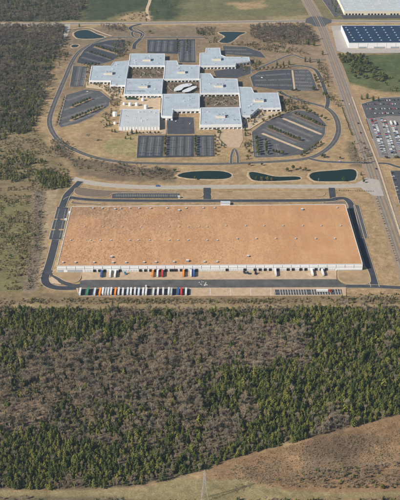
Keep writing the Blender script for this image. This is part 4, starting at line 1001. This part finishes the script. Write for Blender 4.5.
strew([(99, 26.2), (127, 26.2), (124, 32.5), (108, 33)], 7, .03, dens=.9, smin=.7, smax=1.1, dk=True)
strew([(205, 39), (218, 37), (219, 44), (208, 46)], 8, .3, dens=.6)
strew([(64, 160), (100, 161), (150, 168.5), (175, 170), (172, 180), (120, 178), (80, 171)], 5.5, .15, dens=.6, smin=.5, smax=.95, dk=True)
strew([(347, 143), (360, 142), (370, 156), (368, 166), (350, 163)], 5.5, .05, dens=.7, smin=.6, smax=1.0)
for k_, (x_, y_) in enumerate(zip(*scatter([(336, 54.5), (362, 54.5), (366, 62), (378, 70), (388, 82), (352, 81), (346, 66), (338, 60)], 11, lambda a, b: np.clip((fbm(a, b, 40, 12)-.5)*2+.85, 0, 1)))):
    tree('round', 'grove_tree', Vector((x_, y_, 0)), random.uniform(1.2, 2.1), 'dark rounded tree in the grove between the divided road and the green field', 'grove trees by the green field')
strew([(380, 78), (420, 76), (420, 90), (392, 92)], 8, .9, dens=.5, smin=.7, smax=1.1)
strew([(205, 474), (232, 462), (300, 443), (540, 384), (540, 488), (330, 488), (260, 486)], 2.0, 0, 'sh', dens=.62, smin=.16, smax=.45)
strew([(300, 472), (345, 468), (400, 462), (420, 488), (330, 490), (300, 486)], 3.4, .22, dens=.9, smin=.35, smax=.7)
strew([(250, 482), (330, 470), (330, 488), (290, 488)], 4.2, .12, dens=.45, smin=.3, smax=.6)
strew([(130, 503), (200, 501), (420, 499), (420, 520), (130, 520)], 4.2, .5, dens=.6, smin=.4, smax=.8)
strew([(-60, 497), (60, 496.5), (130, 500), (130, 520), (-60, 520)], 4.2, .3, dens=.5, smin=.3, smax=.7)
strew([(118, 14), (150, 11), (152, 21), (122, 21)], 9, 0, 'sh', dens=.35, smin=1, smax=2)
strew([(152, -5), (172, -5), (176, 15), (156, 18)], 13, .5, dens=.35)
strew([(330, 2), (336, 1), (343, 12), (338, 16), (328, 8)], 9, .6, dens=.6)
strew([(210, 478), (300, 446), (540, 386), (540, 488), (330, 488), (260, 486)], 3.4, 0, 'ba', dens=.5, smin=.13, smax=.3)
strew([(300, 452), (352, 436), (376, 442), (350, 462), (305, 468)], 3.6, 0, 'ba', dens=.6, smin=.18, smax=.36)
for px in ([(112, 88), (122, 88), (121, 108), (110, 108)], [(100, 118), (112, 110), (113, 126), (104, 128)], [(112, 40), (130, 40), (130, 53), (116, 60)], [(68, 60), (76, 62), (72, 66), (68, 66)], [(60, 46), (72, 46), (66, 60), (58, 70)], [(222, 44), (255, 44), (262, 50), (245, 46)], [(250, 44), (290, 46), (310, 55), (290, 54), (255, 50)], [(280, 94), (300, 99), (320, 108), (300, 109), (284, 112)], [(319, 92), (330, 92), (344, 104), (338, 108)], [(243, 116), (262, 112), (266, 116), (252, 126), (243, 128)], [(238, 66), (262, 60), (258, 68), (240, 74)], [(244, 132), (251, 134), (252, 160), (246, 160)], [(316, 62), (326, 66), (330, 90), (322, 84)], [(196, 28), (216, 28), (214, 36), (198, 36)], [(87, 66), (91, 68), (88, 86), (85, 86)]):
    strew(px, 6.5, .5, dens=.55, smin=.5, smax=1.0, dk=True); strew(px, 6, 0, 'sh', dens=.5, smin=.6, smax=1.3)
# courtyards
for px in ([(130, 67.5), (163, 67.5), (162, 77), (128.5, 77)], [(204, 96.5), (238, 96), (239.5, 105.5), (203, 106)], [(166, 81.5), (198, 81.5), (198.5, 92), (177, 92.5), (165, 91)], [(92, 84), (109, 84.5), (113, 88.5), (122, 88.5), (121, 97), (112, 97), (103, 89)]):
    strew(px, 5.5, .55, dens=.75, smin=.4, smax=.75); strew(px, 4, 0, 'sh', dens=.6, smin=.6, smax=1.2)
# individual campus trees
def row_trees(a, b, n, kind, lab, grp, sc=(.75, 1.05), name='lot_tree', z=.28, skip=.08):
    for k in range(n):
        if random.random() < skip: continue
        t = (k+.5)/n; p = G(a[0]+(b[0]-a[0])*t+random.uniform(-.25, .25), a[1]+(b[1]-a[1])*t); p.z = z
        fr = 'left' if abs(b[0]-a[0]) > abs(b[1]-a[1]) else 'back'
        tree(kind, name, p, random.uniform(*sc)*(1.35 if name == 'lot_tree' else 1), ORD[k]+' from the '+fr+', '+lab, grp)
row_trees((72, 107.5), (91, 99.5), 8, 'round', 'round tree on the upper planted strip of the west lot', 'lot trees')
row_trees((71, 120.5), (103, 107.5), 12, 'round', 'round tree on the lower planted strip of the west lot', 'lot trees')
row_trees((268, 128), (300, 141.5), 12, 'round', 'round tree on the middle strip of the curved lot', 'lot trees', (.8, 1.15))
row_trees((294, 114.6), (323, 127), 10, 'round', 'round tree on the back strip of the curved lot', 'lot trees', (.8, 1.15))
row_trees((256.8, 137.5), (257.8, 156), 8, 'round', 'round tree in the left tree column of the curved lot', 'lot trees', (.9, 1.3))
row_trees((265.6, 140.5), (267.5, 155.5), 6, 'round', 'round tree in the second tree column of the curved lot', 'lot trees', (.8, 1.1))
row_trees((272, 152), (286, 156), 5, 'round', 'round tree at the front corner of the curved lot', 'lot trees', (.8, 1.1))
for x, q in ((164.5, 'left'), (195.5, 'right')):
    a, b = vl(x, 137, 156); row_trees(a, b, 8, 'round', 'small tree in the %s tree column of the dark front lot' % q, 'lot trees', (.7, .95))
row_trees((214.8, 136), (215.8, 157), 6, 'round', 'small tree on the right edge of the dark front lot', 'lot trees', (.6, .9))
row_trees((88, 52.5), (112, 60), 9, 'round', 'small tree on the lower row of the north-west lot', 'lot trees', (.6, .9), z=.26)
row_trees((95, 47), (119, 54.3), 10, 'round', 'small tree on the planted strip of the north-west lot', 'lot trees', (.8, 1.1))
for x, q in ((176.8, 'left'), (187, 'right')):
    a, b = vl(x, 40.5, 52.5); row_trees(a, b, 6, 'round', 'small tree in the %s tree column of the striped north lot' % q, 'lot trees', (.7, 1))
row_trees((262, 122.6), (296, 108.6), 11, 'round', 'round tree on the back rim of the curved lot', 'lot trees', (.7, 1.1))
row_trees((301, 108.6), (327, 121), 7, 'round', 'round tree on the right rim of the curved lot', 'lot trees', (.7, 1.1))
row_trees((300, 157), (322, 143), 8, 'round', 'round tree on the lower right rim of the curved lot', 'lot trees', (.7, 1.0))
row_trees((254, 70.5), (290, 68), 9, 'round', 'round tree on the back rim of the upper east lot', 'lot trees', (.6, 1.0))
row_trees((313, 73), (319, 89), 6, 'round', 'round tree on the right rim of the upper east lot', 'lot trees', (.7, 1.1))
row_trees((64.8, 97), (57, 125), 10, 'round', 'round tree on the brown strip left of the west lot', 'lot trees', (.4, .7))
row_trees((77, 64.4), (101, 65.8), 7, 'round', 'small tree below the north-west lot', 'lot trees', (.6, .9))
row_trees((138, 134), (160, 133.8), 6, 'round', 'small tree on the back rim of the dark front lot', 'lot trees', (.5, .8))
row_trees((342, 108), (352, 136), 22, 'cedar', 'dark conifer in the hedge left of the divided road', 'hedge conifers', (.55, .75), 'hedge_conifer', 0, 0)
row_trees((338, 190.5), (374, 191.5), 16, 'shrub', 'low shrub lining the corner of the frontage road', 'verge shrubs', (.6, .9), 'verge_shrub', 0, .1)
row_trees((376, 198), (397, 262), 26, 'shrub', 'low shrub lining the left verge of the divided road', 'verge shrubs', (.7, 1.0), 'verge_shrub', 0, .1)
row_trees((380, 158.6), (400, 158.2), 10, 'round', 'shrub tree along the front edge of the crowded lot', 'lot trees', (.5, .7))
solo = [('bare', 'bare_tree', 88.5, 142, 1.7, 'large leafless oak alone on the lawn west of the ribbed hall'), ('bare', 'bare_tree', 101.5, 127, 1.3, 'leafless tree at the lower right end of the west lot'), ('bare', 'bare_tree', 104, 131, 1.1, 'smaller leafless tree on the lawn left of the ribbed hall'), ('bare', 'bare_tree', 66, 161, 1.2, 'leafless tree below the bend of the ring road'), ('bare', 'bare_tree', 76, 165, 1.1, 'leafless tree on the slope below the ring road'),
 ('cedar', 'evergreen_tree', 112, 132, 1.0, 'left evergreen of the pair at the front left corner of the ribbed hall'), ('cedar', 'evergreen_tree', 115, 132.5, 1.1, 'right evergreen of the pair at the front left corner of the ribbed hall'), ('cedar', 'evergreen_tree', 127.5, 135.5, 1.2, 'left evergreen of three before the ribbed hall'), ('cedar', 'evergreen_tree', 132, 134, 1.4, 'middle evergreen of three before the ribbed hall'), ('cedar', 'evergreen_tree', 136.5, 134, 1.4, 'right evergreen of three before the ribbed hall'), ('cedar', 'evergreen_tree', 125.5, 139, .9, 'lowest evergreen left of the dark front lot'), ('cedar', 'evergreen_tree', 130.5, 139.5, .8, 'small evergreen at the left edge of the dark front lot'),
 ('round', 'pond_tree', 174.5, 172, 1.2, 'dark round tree at the left end of the oval pond'), ('round', 'pond_tree', 195.5, 180, 1.1, 'round tree on the near bank of the oval pond'), ('round', 'pond_tree', 287, 171.5, 1.3, 'leftmost round tree behind the middle pond'), ('round', 'pond_tree', 293.5, 170, 1.5, 'largest round tree behind the middle pond'), ('round', 'pond_tree', 300.5, 170.5, 1.2, 'third round tree behind the middle pond'), ('round', 'pond_tree', 305.5, 171, 1.2, 'rightmost round tree between the two east ponds'),
 ('round', 'pond_tree', 256.5, 180.5, 1.3, 'first round tree standing at the near edge of the middle pond'), ('round', 'pond_tree', 261.6, 180.7, 1.3, 'second round tree standing at the near edge of the middle pond'), ('round', 'pond_tree', 267, 181, 1.3, 'third round tree standing at the near edge of the middle pond'), ('round', 'pond_tree', 272.4, 181.2, 1.3, 'fourth round tree standing at the near edge of the middle pond'), ('round', 'lot_tree', 324, 157.5, 1.4, 'broad green tree between the ring road and the link road'), ('round', 'lot_tree', 321.5, 157.8, 1.2, 'green tree just left of the broad one by the link road'), ('round', 'pond_tree', 343.5, 182, 1.4, 'round tree at the near right edge of the east pond'), ('bare', 'bare_tree', 318.3, 182, .8, 'leafless tree at the near left edge of the east pond'),
 ('round', 'lot_tree', 339.6, 159, 1.0, 'round tree by the link road under the bare thicket'), ('round', 'lot_tree', 261.6, 165.5, 1.0, 'round tree beside the ring road above the middle pond'), ('round', 'lot_tree', 249, 166, 1.0, 'round tree beside the ring road left of the middle pond'), ('cedar', 'evergreen_tree', 218, 133, 1.2, 'evergreen at the top left corner of the tan plaza'), ('cedar', 'evergreen_tree', 245, 131, 1.3, 'evergreen beside the right front corner of the plaza wing'), ('cedar', 'evergreen_tree', 245.5, 136, 1.3, 'evergreen at the right edge of the tan plaza'), ('cedar', 'evergreen_tree', 221.5, 146, 1.0, 'evergreen at the lower left of the tan plaza'), ('cedar', 'evergreen_tree', 224, 147.5, .9, 'small evergreen just below the tan plaza'), ('round', 'lot_tree', 245, 147, 1.2, 'round tree at the lower right of the plaza'), ('round', 'lot_tree', 249, 153, 1.2, 'round tree left of the curved east lot, lower one'),
 ('cedar', 'evergreen_tree', 277, 65.5, 1.5, 'left evergreen of three behind the upper east lot'), ('cedar', 'evergreen_tree', 283.5, 65.8, 1.6, 'middle evergreen of three behind the upper east lot'), ('cedar', 'evergreen_tree', 289, 65, 1.5, 'right evergreen of three behind the upper east lot'), ('cedar', 'evergreen_tree', 305, 61.8, 1.7, 'left evergreen of the trio by the divided road'), ('cedar', 'evergreen_tree', 309.5, 62.5, 1.6, 'middle evergreen of the trio by the divided road'), ('cedar', 'evergreen_tree', 319, 63, 1.3, 'right evergreen of the trio by the divided road'), ('cedar', 'evergreen_tree', 322.5, 55, 1.4, 'single evergreen on the tan field near the divided road'), ('cedar', 'evergreen_tree', 308, 45, 2.0, 'left tall evergreen at the east end of the brown grove'), ('cedar', 'evergreen_tree', 313.5, 46, 2.2, 'right tall evergreen at the east end of the brown grove'),
 ('round', 'lot_tree', 291, 90.8, 1.2, 'left round tree at the lower edge of the upper east lot'), ('round', 'lot_tree', 296, 91.3, 1.2, 'middle round tree at the lower edge of the upper east lot'), ('round', 'lot_tree', 313.5, 90.5, 1.6, 'right round tree at the lower edge of the upper east lot'), ('round', 'lot_tree', 279.6, 94, 1.2, 'round tree at the top right corner of the easternmost wing'), ('round', 'lot_tree', 284, 102.5, 1.2, 'round tree on the lawn right of the easternmost wing'), ('round', 'lot_tree', 327.5, 98, 1.3, 'round tree on the verge right of the upper east lot'), ('round', 'lot_tree', 333, 100.5, 1.2, 'round tree on the verge near the divided road'),
 ('cedar', 'evergreen_tree', 361.5, 99.5, 1.3, 'leftmost dark evergreen at the back of the car lot'), ('cedar', 'evergreen_tree', 367, 98.8, 1.5, 'second dark evergreen at the back of the car lot'), ('cedar', 'evergreen_tree', 373, 101, 1.7, 'third dark evergreen at the back of the car lot'), ('cedar', 'evergreen_tree', 378, 101.5, 1.5, 'rightmost dark evergreen at the back of the car lot'), ('cedar', 'evergreen_tree', 79.5, 27.2, 1.4, 'dark evergreen by the highway above the north-west pond'), ('round', 'lot_tree', 198, 34, 1.5, 'dark tree above the striped north lot'), ('round', 'lot_tree', 150, 33.5, 1.4, 'round tree right of the entrance loop'), ('round', 'lot_tree', 364, 183, 1.0, 'green tree at the frontage corner right of the east pond'), ('cedar', 'evergreen_tree', 361, 175.5, 1.0, 'upper evergreen right of the east pond'), ('cedar', 'evergreen_tree', 363, 180, 1.0, 'lower evergreen right of the east pond'),
 ('cedar', 'evergreen_tree', 188, 111.8, .7, 'small evergreen at the court entrance of the central wing'), ('round', 'lot_tree', 279.5, 118, 1.0, 'round tree at the upper edge of the curved east lot, left one'), ('round', 'lot_tree', 306, 112.5, 1.2, 'round tree at the upper edge of the curved east lot, right one'), ('round', 'lot_tree', 381, 489, 1.1, 'round green shrub tree on the brown hillside near the bottom right')]
for k, n, x, y, s_, lab in solo:
    p = G(x, y); p.z = gz(p.x, p.y) if y > 300 else 0; tree(k, n, p, s_, lab, None)
# curved hedges of the plaza
mb = MB()
hedge_line = smooth(GL([(214.5, 129.3), (219, 130.4), (220.6, 133), (219, 138), (222, 142.5), (226, 146)]), False, 8)
vs, fs = [], []; hr = random.Random(5)
for p in hedge_line:
    for _ in range(26): leafquad(vs, fs, p+Vector((hr.gauss(0, .8), hr.gauss(0, .8), hr.uniform(.2, 1.6))), hr.uniform(.3, .55), hr)
tag(obj('hedge', vs, fs, M['hedge']), 'curving clipped hedge along the left side of the tan plaza', 'hedge')
# ---- forest masses by geometry nodes
def gn_forest(name, items, kinds, label, cat):
    srcs = []
    for kd in kinds:
        for i in range({'pine': 6, 'cedar': 4, 'bare': 6, 'dark': 5, 'shrub': 4, 'round': 4}[kd]):
            if (kd, i) in SRC: srcs.append(SRC[(kd, i)])
    n = len(items); A = np.array(items)
    me = bpy.data.meshes.new(name); me.vertices.add(n); me.vertices.foreach_set('co', A[:, :3].astype(np.float32).ravel())
    a = me.attributes.new('tree_scale', 'FLOAT_VECTOR', 'POINT')
    sx = A[:, 3]*rng.uniform(.9, 1.15, n); a.data.foreach_set('vector', np.stack([sx, sx, A[:, 3]], 1).astype(np.float32).ravel())
    a = me.attributes.new('tree_turn', 'FLOAT_VECTOR', 'POINT'); a.data.foreach_set('vector', np.stack([rng.normal(0, .04, n), rng.normal(0, .04, n), rng.random(n)*6.28], 1).astype(np.float32).ravel())
    a = me.attributes.new('tree_kind', 'INT', 'POINT'); a.data.foreach_set('value', rng.integers(0, len(srcs), n).astype(np.int32))
    o = link(name, me); tag(o, label, cat, None, 'stuff')
    g = bpy.data.node_groups.new(name, 'GeometryNodeTree')
    g.interface.new_socket('Geometry', in_out='INPUT', socket_type='NodeSocketGeometry'); g.interface.new_socket('Geometry', in_out='OUTPUT', socket_type='NodeSocketGeometry')
    N, L = g.nodes, g.links; gi = N.new('NodeGroupInput'); go = N.new('NodeGroupOutput')
    g2i = N.new('GeometryNodeGeometryToInstance')
    for t, c_ in reversed(srcs):
        j = N.new('GeometryNodeJoinGeometry')
        for s in (t, c_):
            oi = N.new('GeometryNodeObjectInfo'); oi.transform_space = 'ORIGINAL'; oi.inputs['Object'].default_value = s; L.new(oi.outputs['Geometry'], j.inputs[0])
        L.new(j.outputs[0], g2i.inputs[0])
    ip = N.new('GeometryNodeInstanceOnPoints'); L.new(gi.outputs[0], ip.inputs['Points']); L.new(g2i.outputs[0], ip.inputs['Instance']); ip.inputs['Pick Instance'].default_value = True
    def attr(nm, ty):
        q = N.new('GeometryNodeInputNamedAttribute'); q.data_type = ty; q.inputs[0].default_value = nm; return q.outputs['Attribute']
    L.new(attr('tree_kind', 'INT'), ip.inputs['Instance Index']); L.new(attr('tree_scale', 'FLOAT_VECTOR'), ip.inputs['Scale'])
    L.new(attr('tree_turn', 'FLOAT_VECTOR'), ip.inputs['Rotation'])
    L.new(ip.outputs[0], go.inputs[0])
    md = o.modifiers.new('scatter', 'NODES'); md.node_group = g
    print(name, n)
gn_forest('evergreen_woods', ST['ev'], ('pine', 'pine', 'pine', 'cedar'), 'mass of green evergreens filling the woods and thickets', 'woods')
gn_forest('bare_woods', ST['ba'], ('bare',), 'mass of pale leafless trees filling the lower wood and thickets', 'woods')
for q, (x_, y_) in enumerate(((59, 50), (55.5, 58), (51.5, 69), (49.5, 80), (47.5, 90), (45, 100), (43, 108), (40, 117))):
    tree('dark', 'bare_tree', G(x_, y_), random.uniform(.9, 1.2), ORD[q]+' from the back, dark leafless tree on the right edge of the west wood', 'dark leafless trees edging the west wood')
gn_forest('dark_bare_woods', ST['bd'], ('dark',), 'mass of dark leafless trees in the far upper and left woods', 'woods')  # far woods' cloud shade is put into the twig colour of these trees
for q in range(6):
    p = G(330+q*9, 487+random.uniform(-2, 2)); p.z = gz(p.x, p.y)
    tree('shrub', 'hillside_shrub', p, random.uniform(.8, 1.1), 'olive shrub on the brown hillside at the lower right', 'hillside shrubs', 'shrub')
gn_forest('scrub', ST['sh'], ('shrub',), 'olive and straw-coloured scrub dotted over the rough ground', 'scrub')
# ------------------------------------------------------------------ power pylon and line
def pylon(p, H, rz):
    e = empty('power_pylon', p, rz); b = MB()
    lv = [(0, 3.6), (8, 2.7), (16, 1.9), (23, 1.25), (29, 1.0), (35, .85), (H, .12)]
    cor = lambda z, h, k: Vector((h*(1 if k in (0, 3) else -1), h*(1 if k < 2 else -1), z))
    legs = [MB() for _ in range(4)]; br = MB()
    for (z0, h0), (z1, h1) in zip(lv, lv[1:]):
        for k in range(4):
            legs[k].tube(cor(z0, h0, k), cor(z1, h1, k), .16, .14, 4)
            k2 = (k+1) % 4
            br.tube(cor(z0, h0, k), cor(z1, h1, k2), .08, .08, 3); br.tube(cor(z0, h0, k2), cor(z1, h1, k), .08, .08, 3); br.tube(cor(z1, h1, k), cor(z1, h1, k2), .08, .08, 3)
    for q in legs: q.build('leg', M['steel'], e)
    br.build('bracing', M['steel'], e)
    tips = []
    for z, w_ in ((25, 5.2), (30, 6.0), (35, 4.6)):
        for s in (-1, 1):
            a = MB()
            for yy in (-.7, .7):
                a.tube((s*.9, yy, z), (s*w_, 0, z), .09, .07, 4); a.tube((s*.9, yy, z+1.8), (s*w_, 0, z), .08, .06, 4)
            a.build('cross_arm', M['steel'], e)
            i_ = MB(); i_.tube((s*w_, 0, z), (s*w_, 0, z-1.6), .12, .12, 6); i_.build('insulator', M['v_silver'], e); tips.append(Vector((s*w_, 0, z-1.6)))
    tips.append(Vector((0, 0, H)))
    return e, tips
pb = G(204.5, 500); ld = (G(330, 470)-G(40, 506)); lan = math.atan2(ld.y, ld.x)
pb.z = gz(pb.x, pb.y)
py, tips = pylon(pb, 40, lan-math.pi/2)
tag(py, 'pale lattice power pylon rising from the clearing at the bottom centre', 'pylon')
R = Matrix.Rotation(lan-math.pi/2, 4, 'Z'); dv = ld.normalized()
pl = empty('power_line', pb); tag(pl, 'thin power cables running from the pylon along the wood edge', 'cable')
for t in tips:
    b = MB(); t0 = R @ t
    for s in (-1, 1):
        pts = []
        for k in range(25):
            f = k/24*.5; x = f*600; sag = -9*4*f*(1-f); pts.append(t0+dv*s*x+Vector((0, 0, sag)))
        for a, c_ in zip(pts, pts[1:]): b.tube(a, c_, .042, .042, 3)
    b.build('cable', M['steel'], pl)
# ------------------------------------------------------------------ haze
hz = bpy.data.materials.new('haze'); hz.use_nodes = True; t = hz.node_tree; t.nodes.remove(t.nodes['Principled BSDF'])
pv = t.nodes.new('ShaderNodeVolumePrincipled'); pv.inputs['Color'].default_value = (.55, .77, 1, 1); pv.inputs['Density'].default_value = 0.00004; pv.inputs['Anisotropy'].default_value = .2
t.links.new(pv.outputs[0], t.nodes['Material Output'].inputs['Volume'])
mb = MB(); mb.box(-6400, 6400, y0-3300, y1+4400, -12, 760); tag(mb.build('haze', hz), 'thin pale blue haze over the whole landscape', 'haze', None, 'stuff')
